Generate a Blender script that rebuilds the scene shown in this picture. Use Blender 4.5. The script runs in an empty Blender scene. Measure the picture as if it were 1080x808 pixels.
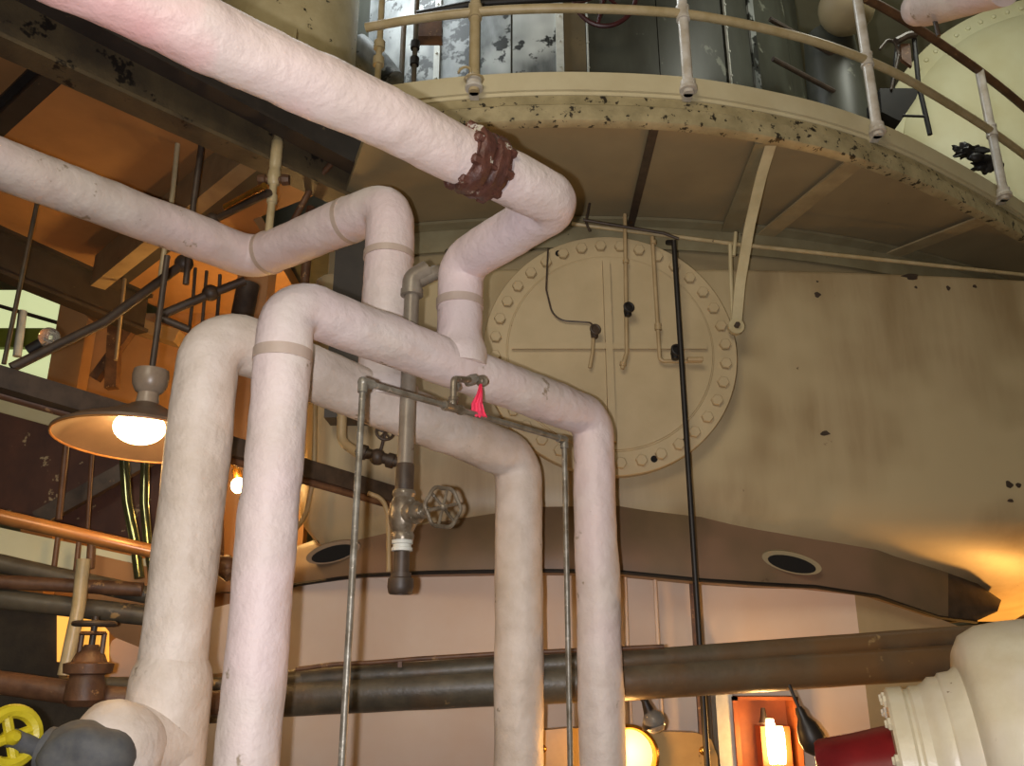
import bpy, math, random
from mathutils import Vector, Matrix, noise as mnoise
random.seed(7)
S = bpy.context.scene
COL = S.collection
PI = math.pi
R = math.radians

# ------------------------------------------------------------------ camera
F = 900.0; W = 1080; H = 808
PITCH = R(17.8)
cp, sp = math.cos(PITCH), math.sin(PITCH)
EYE = Vector((0, 0, 1.6))
cam = bpy.data.cameras.new('camera'); cam.sensor_width = 36; cam.lens = F / W * 36
cam.clip_start = 0.05; cam.clip_end = 200
co = bpy.data.objects.new('camera', cam); COL.objects.link(co)
co.location = EYE; co.rotation_euler = (PI/2 + PITCH, 0, R(0.0))
S.camera = co

def pt(px, py, Y):
    """world point seen at a pixel of the survey photo, at depth Y metres"""
    u = (px - W/2)/F; v = (H/2 - py)/F
    k = Y/(cp - v*sp)
    return Vector((u*k, Y, EYE.z + (sp + v*cp)*k))
def ptz(px, py, z):
    u = (px - W/2)/F; v = (H/2 - py)/F
    k = (z - EYE.z)/(sp + v*cp)
    return Vector((u*k, (cp - v*sp)*k, z))
def V(*a): return Vector(a)

# ------------------------------------------------------------------ materials
MATS = {}
def srgb(c):
    return tuple((x/12.92 if x <= .04045 else ((x+.055)/1.055)**2.4) for x in [k/255 for k in c]) + (1,)
def mat(name, c1, c2=None, c3=None, rough=.55, metal=0, scale=6, spot=0.0, spot_scale=9, bump=0, bump_scale=30,
        streak=0, emit=None, estr=0, bdist=.01, c4=None, scale4=1.2, spec=.5, thr4=.5, ring=0):
    m = bpy.data.materials.new(name); m.use_nodes = True
    nt = m.node_tree; nd = nt.nodes; ln = nt.links
    b = nd['Principled BSDF']
    b.inputs['Roughness'].default_value = rough; b.inputs['Metallic'].default_value = metal
    b.inputs['Specular IOR Level'].default_value = spec
    tc = nd.new('ShaderNodeTexCoord'); mp = nd.new('ShaderNodeMapping')
    ln.new(tc.outputs['Object'], mp.inputs['Vector'])
    if streak: mp.inputs['Scale'].default_value = (1, 1, streak)
    def noise(sc, det=5, vec=mp, rgh=.6):
        n = nd.new('ShaderNodeTexNoise'); n.inputs['Scale'].default_value = sc
        n.inputs['Detail'].default_value = det; n.inputs['Roughness'].default_value = rgh
        ln.new(vec.outputs[0 if vec is mp else 'Object'], n.inputs['Vector']); return n
    def ramp(src, a, bb):
        r = nd.new('ShaderNodeValToRGB'); r.color_ramp.elements[0].position = a; r.color_ramp.elements[1].position = bb
        ln.new(src, r.inputs[0]); return r.outputs[0]
    def mix(f, a, bb):
        x = nd.new('ShaderNodeMix'); x.data_type = 'RGBA'
        ln.new(f, x.inputs[0])
        for i, q in ((6, a), (7, bb)):
            if isinstance(q, tuple): x.inputs[i].default_value = q
            else: ln.new(q, x.inputs[i])
        return x.outputs[2]
    col = srgb(c1)
    if c2: col = mix(ramp(noise(scale).outputs[0], .35, .65), col, srgb(c2))
    if c4: col = mix(ramp(noise(scale4, 3, tc).outputs[0], thr4-.08, thr4+.1), col, srgb(c4))
    if c3 and spot:
        col = mix(ramp(noise(spot_scale, 4, tc, .7).outputs[0], 1-spot-.02, 1-spot+.02), col, srgb(c3))
    if isinstance(col, tuple): b.inputs['Base Color'].default_value = col
    else: ln.new(col, b.inputs['Base Color'])
    if bump:
        bn = nd.new('ShaderNodeBump'); bn.inputs['Strength'].default_value = bump; bn.inputs['Distance'].default_value = bdist
        ln.new(noise(bump_scale, 4, tc).outputs[0], bn.inputs['Height'])
        ln.new(bn.outputs[0], b.inputs['Normal'])
    if emit:
        b.inputs['Emission Color'].default_value = srgb(emit); b.inputs['Emission Strength'].default_value = estr
    MATS[name] = m; return m

M_LAG  = mat('lagging_paint', (220,210,203), (200,186,178), (160,144,126), rough=.55, scale=5, spot=.33, spot_scale=6, bump=.5, bump_scale=9, bdist=.03, c4=(220,202,202), scale4=1.1)
M_LAG2 = mat('lagging_paint_pink', (224,206,201), (212,196,188), (168,150,136), rough=.55, scale=3, spot=.27, spot_scale=5, bump=.5, bump_scale=9, bdist=.03, c4=(226,176,174), scale4=1.3, thr4=.54)
M_LAG3 = mat('lagging_paint_warm', (220,208,198), (200,186,172), (150,134,116), rough=.55, scale=5, spot=.32, spot_scale=6, bump=.5, bump_scale=9, bdist=.03)
M_BAND = mat('lagging_band', (182,164,150), (192,174,162), rough=.5, scale=9, bump=.2)
M_RUST = mat('rusty_flange', (70,42,35), (100,62,50), (190,185,170), rough=.5, scale=14, spot=.37, spot_scale=14, bump=.8, bump_scale=25)
M_TAN  = mat('vessel_paint', (178,160,126), (150,130,96), (104,82,56), rough=.45, scale=3.2, spot=.27, spot_scale=7, bump=.12, bump_scale=9, streak=.15, c4=(188,172,136), scale4=.8)
M_COVER= mat('cover_paint', (188,170,134), (176,158,122), (120,96,60), rough=.5, scale=2.5, spot=.25, spot_scale=9, bump=.08)
M_COV2 = mat('cover_fitting_paint', (176,154,116), (160,138,100), rough=.45, scale=6)
M_CREAM= mat('cream_paint', (196,184,146), (176,162,124), (46,40,30), rough=.45, scale=5, spot=.335, spot_scale=11, bump=.2)
M_TOE  = mat('toe_board_paint', (206,196,162), (196,184,148), (90,80,56), rough=.5, scale=3, spot=.25, spot_scale=8, bump=.05)
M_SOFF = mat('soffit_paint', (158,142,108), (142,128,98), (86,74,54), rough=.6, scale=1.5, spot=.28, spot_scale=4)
M_SEAT = mat('seat_angle_paint', (150,142,112), (136,126,96), (60,50,36), rough=.5, scale=5, spot=.3, spot_scale=9)
M_RIM = mat('rim_paint', (178,164,126), (146,134,100), (44,38,28), rough=.5, scale=7, spot=.395, spot_scale=17, bump=.3)
M_RIB = mat('rib_paint', (180,162,122), (158,140,104), (70,58,42), rough=.6, scale=5, spot=.28)
M_RAIL = mat('rail_paint', (188,172,136), (170,152,112), (80,60,40), rough=.38, scale=10, spot=.30, spot_scale=22)
M_POST = mat('post_paint', (216,212,204), (184,174,156), (96,76,50), rough=.3, scale=10, spot=.3, spot_scale=25)
M_GREY = mat('galvanised', (142,138,128), (104,96,82), (168,160,146), rough=.4, metal=.35, scale=16, spot=.36, spot_scale=30, bump=.2)
M_GREYP= mat('grey_pipe', (146,138,124), (122,110,96), (92,70,52), rough=.38, metal=.2, scale=8, spot=.33, spot_scale=14)
M_VALVE= mat('valve_iron', (138,128,112), (96,84,68), (206,202,190), rough=.35, metal=.4, scale=18, spot=.34, spot_scale=30, bump=.3)
M_DARK = mat('dark_iron', (76,62,50), (54,44,36), (104,82,60), rough=.5, scale=12, spot=.32, spot_scale=20)
M_BLACK= mat('black_iron', (30,26,24), (20,18,18), rough=.5, scale=12)
M_BROWN= mat('old_pipe_paint', (96,88,72), (64,60,52), (150,124,84), rough=.42, scale=5, spot=.33, spot_scale=6, bump=.25, c4=(112,84,54), scale4=1.3, thr4=.54)
M_RUSTP= mat('rusty_pipe', (110,78,54), (80,54,38), (150,116,78), rough=.5, scale=9, spot=.36, spot_scale=12, bump=.3)
M_PINK = mat('pink_ribbon', (236,70,104), (224,52,88), rough=.7, scale=20)
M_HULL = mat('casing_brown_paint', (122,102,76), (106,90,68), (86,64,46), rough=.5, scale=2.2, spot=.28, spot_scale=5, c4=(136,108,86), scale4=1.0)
M_WHITE= mat('white_panel_paint', (216,200,186), (212,190,170), (170,140,118), rough=.6, scale=1.6, spot=.25, spot_scale=4)
M_CLAD = mat('drum_cladding', (140,144,144), (78,82,80), (34,36,34), rough=.5, metal=.1, scale=5, spot=.44, spot_scale=3.6, streak=.35, bump=.1, c4=(196,200,196), scale4=1.1, thr4=.56)
M_CLAD2= mat('dark_cladding', (74,76,68), (56,56,48), (118,120,108), rough=.45, scale=3.5, spot=.34, spot_scale=3, streak=.3)
M_STRIP= mat('batten', (206,208,200), (180,182,174), (80,74,60), rough=.5, scale=8, spot=.3, spot_scale=20)
M_TANK = mat('riveted_tank_paint', (206,204,170), (196,190,150), (110,90,56), rough=.5, scale=1.6, spot=.25, spot_scale=4)
M_OCHRE= mat('ochre_ceiling_paint', (170,124,78), (150,108,68), (96,72,50), rough=.6, scale=1.5, spot=.25, spot_scale=3)
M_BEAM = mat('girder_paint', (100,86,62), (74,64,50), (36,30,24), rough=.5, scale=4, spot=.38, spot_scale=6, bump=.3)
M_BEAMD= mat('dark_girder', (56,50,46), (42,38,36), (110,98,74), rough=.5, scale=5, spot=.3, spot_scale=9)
M_BEAMC= mat('beam_cream', (158,134,98), (134,110,78), (90,66,44), rough=.55, scale=4, spot=.3, spot_scale=8)
M_BOARD= mat('peeling_board', (84,54,42), (64,42,36), (156,138,106), rough=.6, scale=5, spot=.365, spot_scale=7, streak=.7)
M_GOLD = mat('varnished_pipe', (172,120,66), (140,92,50), rough=.3, metal=.2, scale=6)
M_STEEL= mat('tube_steel', (150,160,120), (120,124,96), rough=.15, metal=.9, scale=6)
M_SHADE= mat('enamel_shade', (150,134,116), (120,104,88), rough=.35, scale=7)
M_SHADEI= mat('enamel_inside', (104,84,66), (92,74,58), rough=.45, scale=7)
M_YEL  = mat('yellow_paint', (206,190,40), (190,172,36), (104,80,36), rough=.4, scale=8, spot=.34, spot_scale=16, bump=.3)
M_BLUEG= mat('blue_grey_cloth', (76,78,82), (94,94,92), rough=.7, scale=20)
M_VBODY= mat('valve_cream_paint', (214,206,180), (200,188,158), (120,96,66), rough=.35, scale=5, spot=.29, spot_scale=18, bump=.15, bump_scale=40, c4=(216,208,192), scale4=2)
M_RED  = mat('dark_red_paint', (122,22,26), (100,16,22), rough=.3, scale=6)
M_REDW = mat('maroon_wheel', (72,26,30), (58,20,24), rough=.4, scale=10)
M_BRICK= mat('sooty_wall', (66,58,46), (52,46,38), rough=.8, scale=8, bump=.4, bump_scale=14)
M_GROUND= mat('concrete', (120,110,96), (100,92,80), rough=.85, scale=1.2, bump=.2)
M_HALL = mat('hall_wall', (170,168,140), (156,152,126), rough=.8, scale=1.0)
M_GREEN= mat('green_panel', (150,158,60), (130,140,50), rough=.6, scale=3)
M_CERAM= mat('ochre_plate_paint', (186,152,92), (170,136,80), (120,90,50), rough=.35, scale=5, spot=.3, spot_scale=8)
M_BRASS= mat('brass', (190,140,60), (150,104,44), rough=.25, metal=.8, scale=12)
M_RUBB = mat('black_rubber', (34,30,28), rough=.45)
M_ORB  = mat('orange_box_paint', (176,96,44), (150,78,36), (90,50,28), rough=.5, scale=6, spot=.3, spot_scale=9)
M_HOLE = mat('dark_hole', (10,9,8), rough=.9)
M_BULB = mat('glowing_bulb', (255,220,160), emit=(255,196,110), estr=2.2)
M_BULBH= mat('glowing_bulb_bright', (255,236,200), emit=(255,222,160), estr=22)
M_WALLGLOW = mat('lit_wall_glow', (255,200,110), emit=(255,176,70), estr=1.0)  # emission imitates lamplight on a wall, not a light source
M_WIN  = mat('window_daylight', (220,226,190), emit=(206,214,160), estr=.9)
def glass():
    m = bpy.data.materials.new('bulb_glass'); m.use_nodes = True
    b = m.node_tree.nodes['Principled BSDF']
    b.inputs['Base Color'].default_value = (.9,.88,.8,1); b.inputs['Roughness'].default_value = .08
    b.inputs['Transmission Weight'].default_value = .85; b.inputs['IOR'].default_value = 1.3
    return m
M_GLASS = glass()

# ------------------------------------------------------------------ mesh builder
def fillet(pts, rad, n=8):
    pts = [Vector(p) for p in pts]
    if len(pts) < 3 or rad <= 0: return pts
    out = [pts[0]]
    for i in range(1, len(pts)-1):
        a, b, c = pts[i-1], pts[i], pts[i+1]
        r_ = rad[i-1] if isinstance(rad, (list, tuple)) else rad
        d1 = (a-b); d2 = (c-b); l1 = d1.length; l2 = d2.length; d1 /= l1; d2 /= l2
        ang = d1.angle(d2)
        if ang > PI-.02 or r_ <= 0: out.append(b); continue
        t = min(r_/math.tan(ang/2), l1*.48, l2*.48); rr = t*math.tan(ang/2)
        p1 = b + d1*t; p2 = b + d2*t
        cen = b + (d1+d2).normalized()*(rr/math.sin(ang/2))
        v1 = p1-cen; v2 = p2-cen; th = v1.angle(v2); ax = v1.cross(v2).normalized()
        for k in range(n+1): out.append(cen + Matrix.Rotation(th*k/n, 3, ax) @ v1)
    out.append(pts[-1]); return out
def resample(path, step):
    out = [path[0]]
    for a, b in zip(path, path[1:]):
        L = (b-a).length; n = max(1, int(L/step))
        for k in range(1, n+1): out.append(a.lerp(b, k/n))
    return out
def frame(ax, up=None):
    ax = Vector(ax).normalized()
    up = Vector(up) if up else (V(0,0,1) if abs(ax.z) < .9 else V(0,1,0))
    x = up.cross(ax).normalized(); y = ax.cross(x)
    return x, y, ax

class MB:
    def __init__(s): s.v = []; s.f = []
    def tube(s, pts, r, seg=16, bend=0, step=None, wob=0, wf=3.0, caps=True, n=8):
        path = fillet(pts, bend, n)
        if step: path = resample(path, step)
        q = [path[0]]
        for p in path[1:]:
            if (p-q[-1]).length > 1e-5: q.append(p)
        path = q
        t0 = (path[1]-path[0]).normalized(); x, y, _ = frame(t0); base = len(s.v); nP = len(path)
        acc = 0
        for i, p in enumerate(path):
            if i == 0: t = t0
            elif i == nP-1: t = (path[-1]-path[-2]).normalized()
            else: t = ((path[i+1]-p).normalized() + (p-path[i-1]).normalized()).normalized()
            if i: acc += (p-path[i-1]).length
            x = (x - t*x.dot(t)).normalized(); y = t.cross(x)
            rr = r(acc) if callable(r) else r
            for k in range(seg):
                a = 2*PI*k/seg; d = x*math.cos(a) + y*math.sin(a)
                q = rr
                if wob: q += wob*mnoise.noise((p+d*rr)*wf) + wob*.4*mnoise.noise((p+d*rr)*wf*3.3)
                s.v.append(p + d*q)
        for i in range(nP-1):
            for k in range(seg):
                a = base+i*seg+k; b = base+i*seg+(k+1) % seg
                s.f.append((a, b, b+seg, a+seg))
        if caps:
            s.f.append(tuple(base+k for k in range(seg))[::-1]); s.f.append(tuple(base+(nP-1)*seg+k for k in range(seg)))
        return s
    def lathe(s, prof, o, ax, seg=24, up=None, sweep=2*PI):
        """prof: list of (radius, distance along axis)"""
        x, y, z = frame(ax, up); o = Vector(o); base = len(s.v)
        for r, h in prof:
            r = max(r, 1e-4)
            for k in range(seg):
                a = 2*PI*k/seg; s.v.append(o + z*h + (x*math.cos(a)+y*math.sin(a))*r)
        for i in range(len(prof)-1):
            for k in range(seg):
                a = base+i*seg+k; b = base+i*seg+(k+1) % seg
                s.f.append((a, b, b+seg, a+seg))
        s.f.append(tuple(base+k for k in range(seg))[::-1]); s.f.append(tuple(base+(len(prof)-1)*seg+k for k in range(seg)))
        return s
    def ball(s, c, r, sx=1, sy=1, sz=1, seg=16, rings=10, rot=None, wob=0, wf=9):
        base = len(s.v); c = Vector(c)
        for i in range(rings+1):
            ph = PI*i/rings
            for k in range(seg):
                a = 2*PI*k/seg
                d = V(math.sin(ph)*math.cos(a)*sx, math.sin(ph)*math.sin(a)*sy, math.cos(ph)*sz)*r
                if rot: d = rot @ d
                if wob: d = d*(1 + wob*mnoise.noise((c+d)*wf) + wob*.5*mnoise.noise((c+d)*wf*2.7))
                s.v.append(c+d)
        for i in range(rings):
            for k in range(seg):
                a = base+i*seg+k; b = base+i*seg+(k+1) % seg
                s.f.append((a, a+seg, b+seg, b))
        return s
    def torus(s, c, ax, Rr, r, seg=32, ms=10, a0=0, a1=2*PI):
        x, y, z = frame(ax); c = Vector(c); full = abs(a1-a0-2*PI) < 1e-4
        n = seg if full else seg+1; base = len(s.v)
        for i in range(n):
            a = a0+(a1-a0)*i/seg; d = x*math.cos(a)+y*math.sin(a)
            for k in range(ms):
                b = 2*PI*k/ms; s.v.append(c + d*(Rr+r*math.cos(b)) + z*r*math.sin(b))
        for i in range(seg):
            j = (i+1) % n
            for k in range(ms):
                s.f.append((base+i*ms+k, base+j*ms+k, base+j*ms+(k+1) % ms, base+i*ms+(k+1) % ms))
        return s
    def prism(s, p0, p1, prof, up=(0,0,1)):
        """extrude the 2-D outline prof (side, up) from p0 to p1"""
        p0 = Vector(p0); p1 = Vector(p1); x, y, z = frame(p1-p0, up); n = len(prof); base = len(s.v)
        for p in (p0, p1):
            for a, b in prof: s.v.append(p + x*a + y*b)
        for k in range(n): s.f.append((base+k, base+(k+1) % n, base+n+(k+1) % n, base+n+k))
        s.f.append(tuple(base+k for k in range(n))[::-1]); s.f.append(tuple(base+n+k for k in range(n)))
        return s
    def bar(s, p0, p1, w, h, up=(0,0,1)):
        return s.prism(p0, p1, [(-w/2,-h/2),(w/2,-h/2),(w/2,h/2),(-w/2,h/2)], up)
    def box(s, lo, hi):
        a, b = Vector(lo), Vector(hi)
        return s.bar(V((a.x+b.x)/2, a.y, (a.z+b.z)/2), V((a.x+b.x)/2, b.y, (a.z+b.z)/2), b.x-a.x, b.z-a.z)
    def plate(s, poly, thick):
        """flat plate from outline corners, given thickness vector"""
        n = len(poly); base = len(s.v); t = Vector(thick)
        for p in poly: s.v.append(Vector(p))
        for p in poly: s.v.append(Vector(p)+t)
        for k in range(n): s.f.append((base+k, base+(k+1) % n, base+n+(k+1) % n, base+n+k))
        s.f.append(tuple(base+k for k in range(n))[::-1]); s.f.append(tuple(base+n+k for k in range(n)))
        return s
    def sweep(s, stations, closed_prof=True):
        """stations: list of equal-length point loops joined in a strip"""
        base = len(s.v); n = len(stations[0])
        for st in stations: s.v += [Vector(p) for p in st]
        m = n if closed_prof else n-1
        for i in range(len(stations)-1):
            for k in range(m):
                a = base+i*n+k; b = base+i*n+(k+1) % n
                s.f.append((a, b, b+n, a+n))
        if closed_prof:
            s.f.append(tuple(base+k for k in range(n))[::-1]); s.f.append(tuple(base+(len(stations)-1)*n+k for k in range(n)))
        return s
    def build(s, name, m, parent=None, sharp=38, flat=False):
        me = bpy.data.meshes.new(name); o = bpy.data.objects.new(name, me); COL.objects.link(o)
        if parent is not None:
            off = parent.matrix_world.translation.copy() if False else Vector(parent['_org'])
        else:
            xs = [v.x for v in s.v]; ys = [v.y for v in s.v]; zs = [v.z for v in s.v]
            off = V((min(xs)+max(xs))/2, (min(ys)+max(ys))/2, min(zs))
        me.from_pydata([tuple(v-off) for v in s.v], [], s.f)
        me.materials.append(m)
        import bmesh
        bm = bmesh.new(); bm.from_mesh(me); bmesh.ops.recalc_face_normals(bm, faces=bm.faces); bm.to_mesh(me); bm.free()
        if not flat:
            for p in me.polygons: p.use_smooth = True
            me.set_sharp_from_angle(angle=R(sharp))
        if parent is not None:
            o.parent = parent
        else:
            o.location = off
        o['_org'] = tuple(off)
        return o
def tag(o, label=None, cat=None, group=None, kind=None):
    if label: o['label'] = label
    if cat: o['category'] = cat
    if group: o['group'] = group
    if kind: o['kind'] = kind
    return o
def thing(name, loc, label, cat, group=None):
    o = bpy.data.objects.new(name, None); COL.objects.link(o); o.location = loc; o['_org'] = tuple(loc)
    if name == 'insulated_pipe': group = 'white lagged pipes'
    if name == 'gauge_line': group = 'gauge lines on the round cover'
    o.empty_display_size = .1
    return tag(o, label, cat, group)
def copy_tree(o, parent=None):
    c = o.copy(); COL.objects.link(c); c.parent = parent
    for ch in [x for x in ALLCH(o)]: copy_tree(ch, c)
    return c
def ALLCH(o): return [x for x in bpy.data.objects if x.parent is o]

def vert(px, py, Y):            # plan position of an upright seen at a pixel
    p = pt(px, py, Y); return p.x, p.y
def zat(py, Y, px=540): return pt(px, py, Y).z

# =================================================================== SETTING
MB().box((-12, -3, -.1), (9, 22, 0)).build('floor', M_GROUND, flat=True); 
def struct(o): o['kind'] = 'structure'; return o
struct(bpy.data.objects['floor'])
struct(MB().box((-12, 18, 0), (9, 18.2, 9)).build('wall_back', M_HALL, flat=True))
struct(MB().box((-12.2, -3, 0), (-12, 18, 9)).build('wall_left', M_HALL, flat=True))
struct(MB().box((9, -3, 0), (9.2, 18, 9)).build('wall_right', M_HALL, flat=True))
struct(MB().box((-12, -3.2, 0), (9, -3, 9)).build('wall_front', M_HALL, flat=True))
struct(MB().box((-12, -3, 9), (9, 18, 9.2)).build('ceiling', M_HALL, flat=True))

# lower ceiling of the side bay, ochre paint
ca = ptz(-160, -30, 4.66); cb = ptz(360, 190, 4.66)
poly = [V(-4.9, 2.2, 4.66), V(-3.05, 2.2, 4.66), V(-.95, 5.0, 4.66), V(-.95, 5.6, 4.66), V(-2.0, 7.6, 4.66), V(-2.6, 7.6, 4.66), V(-4.9, 7.6, 4.66)]
poly = [V(-5.6, 2.2, 4.66), V(-3.25, 2.2, 4.66), V(-.98, 5.0, 4.66), V(-1.9, 5.6, 4.66), V(-1.9, 7.4, 4.66), V(-3.2, 7.4, 4.66), V(-3.9, 5.7, 4.66), V(-5.6, 2.6, 4.66)]
struct(MB().plate(poly, (0,0,.12)).build('ceiling_side_bay', M_OCHRE, flat=True))
# ochre back wall of the side bay
bw = [pt(62, 322, 7.4), pt(62, 760, 7.4), pt(330, 760, 7.4), pt(330, 240, 7.4), pt(150, 240, 7.4)]
x0 = pt(72, 400, 7.4).x
struct(MB().box((x0, 7.4, 0), (-1.8, 7.55, 4.66)).build('wall_side_bay', M_OCHRE, flat=True))

# =================================================================== INSULATED PIPES
ZF = 0.0
# run B : pipe 2 riser -> sloping header -> right-hand riser
x2, y2 = vert(262, 790, 3.1); x4, y4 = vert(633, 700, 4.3)
zB1 = zat(318, 3.1); zB2 = zat(441, 4.3)
B0 = V(x2, y2, ZF); B1 = V(x2, y2, zB1); B2 = V(x4, y4, zB2); B3 = V(x4, y4, ZF)
tB = thing('insulated_pipe', V((x2+x4)/2, (y2+y4)/2, 0), 'white lagged pipe forming the upper arch, its cock tied with a pink ribbon', 'pipe')
MB().tube([B0, B1, B2, B3], .108, seg=40, bend=.115, step=.025, wob=.007, wf=5).build('lagging', M_LAG, tB)
def band_on(parent, c, ax, r, w=.035, name='band', m=None):
    ax = Vector(ax).normalized()
    return MB().lathe([(r, -w/2), (r+.001, -w/2), (r+.001, w/2), (r, w/2)], c, ax, seg=40).build(name, m or M_BAND, parent)
band_on(tB, V(x2, y2, zat(376, 3.1)), (0,0,1), .111, .045)
# run C
x1, y1 = vert(178, 740, 3.3); x3, y3 = vert(547, 700, 4.5)
zC1 = zat(350, 3.3); zC2 = zat(484, 4.5)
C0 = V(x1, y1, ZF); C1 = V(x1, y1, zC1); C2 = V(x3, y3, zC2); C3 = V(x3, y3, ZF)
tC = thing('insulated_pipe', V((x1+x3)/2, (y1+y3)/2, 0), 'white lagged pipe forming the lower arch, leftmost riser thickened at its foot', 'pipe')
MB().tube([C0, C1, C2, C3], .124, seg=40, bend=.135, step=.025, wob=.007, wf=5).build('lagging', M_LAG3, tC)
zk = zat(712, 3.3)
MB().lathe([(.12, .04), (.138, .0), (.146, -.04), (.148, -.3), (.15, -.9), (.12, -.95)], V(x1, y1, zk+.02), (0,0,1), seg=40).build('foot_sleeve', M_LAG3, tC)
# run D : from the left to the vertical drop onto C
def on_seg_px(a, b, px):
    best = None
    for k in range(201):
        p = a.lerp(b, k/200); d = (p-EYE); dep = d.y*cp + d.z*sp; q = W/2 + F*d.x/dep
        if best is None or abs(q-px) < best[0]: best = (abs(q-px), p)
    return best[1]
tee = on_seg_px(C1, C2, 403)
zD = zat(214, tee.y)
dx, dy = tee.x+.0, tee.y
D0 = V(dx, dy, tee.z); D1 = V(dx, dy, zD); D2 = ptz(268, 273, zD); D3 = ptz(-90, 138, zD)
tD = thing('insulated_pipe', V(dx, dy, zD), 'white lagged pipe entering at left edge and dropping behind the upper arch', 'pipe')
MB().tube([D0, D1, D2, D3], lambda q: .122 + .05*max(0, 1-max(0, q-.08)/.13)**2, seg=40, bend=.13, step=.025, wob=.006, wf=5).build('lagging', M_LAG, tD)
band_on(tD, V(dx, dy, zat(271, dy)), (0,0,1), .126)
dv = (D1-D2); band_on(tD, D2 + dv*.12, dv, .126, .03); band_on(tD, D2 + dv*.72, dv, .126, .03)
# run A : riser off B, dog-leg, long pink pipe to the top left
tee2 = on_seg_px(B1, B2, 484)
zA = zat(277, tee2.y)
A0 = tee2; A1 = V(tee2.x, tee2.y, zA); A2 = ptz(592, 214, zA); A3 = ptz(40, -48, zA)
tA = thing('insulated_pipe', V(tee2.x, tee2.y, zA), 'thick pinkish lagged pipe crossing the top left with a bare rusty flange', 'pipe')
dA = (A3-A2).normalized()
fl = on_seg_px(A2, A3, 503); f1 = fl - dA*.09; f2 = fl + dA*.075
MB().tube([A0, A1, A2, f1-dA*.01], lambda q: .106 + .028*max(0, 1-max(0, q-.07)/.13)**2, seg=40, bend=.11, step=.025, wob=.007, wf=5).build('lagging', M_LAG, tA)
MB().tube([f2, A3], .108, seg=40, step=.03, wob=.009, wf=5).build('lagging', M_LAG2, tA)
band_on(tA, V(tee2.x, tee2.y, zat(321, tee2.y)), (0,0,1), .110, .04)
bf = MB().tube([fl-dA*.10, fl+dA*.10], lambda q: .09 if q < .012 else (.118 if q < .03 else (.130 if (q < .085 or q > .105) and q < .165 else (.112 if q < .18 else .09))), seg=48, step=.008, wob=.016, wf=11).build('bare_flange', M_RUST, tA, sharp=60)
fx, fy, fz = frame(dA)
for k in range(8):
    a = 2*PI*k/8+.2; c = fl + (fx*math.cos(a)+fy*math.sin(a))*.112
    MB().lathe([(.012,-.098),(.02,-.094),(.021,-.06),(.011,-.058),(.011,.058),(.021,.06),(.02,.09),(.012,.096)], c, dA, seg=6).build('flange_bolt', M_RUST, bf)

# pink pipe stub at the top right
tS = thing('insulated_pipe', pt(985, 0, 3.6), 'rounded pink pipe end at the top right edge', 'pipe')
a = pt(968, 8, 3.9); b = pt(1060, -18, 3.4)
MB().tube([a, a.lerp(b,.15), b], lambda s: .10*min(1, (.3+s*12)**.5) if s < .06 else .11, seg=32, step=.012, wob=.004, wf=5).build('lagging', M_LAG, tS)
MB().ball(a+V(.01,0,0), .098, seg=28, rings=16).build('rounded_end', M_LAG, tS)
MB().tube([pt(985, 18, 3.8), pt(988, 30, 3.8), pt(990, 38, 3.8)], .012, seg=8).build('torn_strip', M_DARK, tS)

# =================================================================== THIN GREY LINE + COCK
YL, YR = 3.0, 3.9
zL = zat(403, YL)
gl = pt(383, 403, YL); gr = ptz(595, 464, zL)
xr, yr = gr.x, gr.y
t = thing('small_bore_pipe', V(gl.x, gl.y, 0), 'thin galvanised pipe bent over two uprights in front of the white pipes', 'pipe')
MB().tube([V(gl.x, gl.y, 0), V(gl.x, gl.y, zL), V(xr, yr, zL), V(xr, yr, 0)], .0125, seg=12, bend=.02, n=4).build('tubing', M_GREY, t)
dg = (gr-gl).normalized()
for p in (gl, gr):
    MB().ball(V(p.x, p.y, zL), .021, seg=12, rings=8).lathe([(.016,-.04),(.019,-.04),(.019,0)], V(p.x,p.y,zL), (0,0,1), seg=12).lathe([(.016,0),(.019,0),(.019,.045),(.015,.045)], V(p.x,p.y,zL), dg if p is gl else -dg, seg=12).build('elbow', M_GREY, t)
mid = on_seg_px(gl, gr, 478)
MB().lathe([(.014,-.05),(.021,-.05),(.021,-.035),(.018,-.03),(.018,.03),(.021,.035),(.021,.05),(.014,.05)], mid, dg, seg=12).lathe([(.015,0),(.018,.03),(.021,.032),(.021,.045),(.014,.046)], mid, (0,0,1), seg=12).build('tee_fitting', M_VALVE, t)
# cock on the underside of the upper arch
ck = pt(508, 402, 3.50)
low = pt(478, 424, mid.y)
t = thing('drain_cock', low, 'small silver cock under the upper arch with pink ribbon tied on', 'valve')
e1 = pt(481, 408, 3.45); e2 = pt(497, 401, 3.48)
MB().tube([mid+V(0,0,.045), V(mid.x, mid.y, e1.z), e2, e2+V(.06,.12,.03)], .014, seg=12, bend=.02, n=4).build('body', M_VALVE, t)
MB().ball(e1, .022, seg=12, rings=8).lathe([(.012,-.03),(.02,-.028),(.024,-.01),(.024,.01),(.02,.028),(.012,.03)], e2, (e2-e1), seg=8).build('hex_body', M_GREY, t)
st = (ck - e2)
MB().lathe([(.009,0),(.009,.03),(.014,.032),(.014,.05)], e2, ck-e2, seg=10).build('stem', M_VALVE, t)
MB().lathe([(.006,-.008),(.024,-.012),(.028,0),(.024,.012),(.006,.008)], ck, (.35,-1,.1), seg=16).ball(ck, .016, seg=10, rings=6).build('knob', M_VALVE, t)
rp = [(pt(507,405,3.44), .006), (pt(506,414,3.43), .013), (pt(503,424,3.43), .024), (pt(504,432,3.43), .028), (pt(508,438,3.43), .024)]
mbr = MB(); st_ = []
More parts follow.
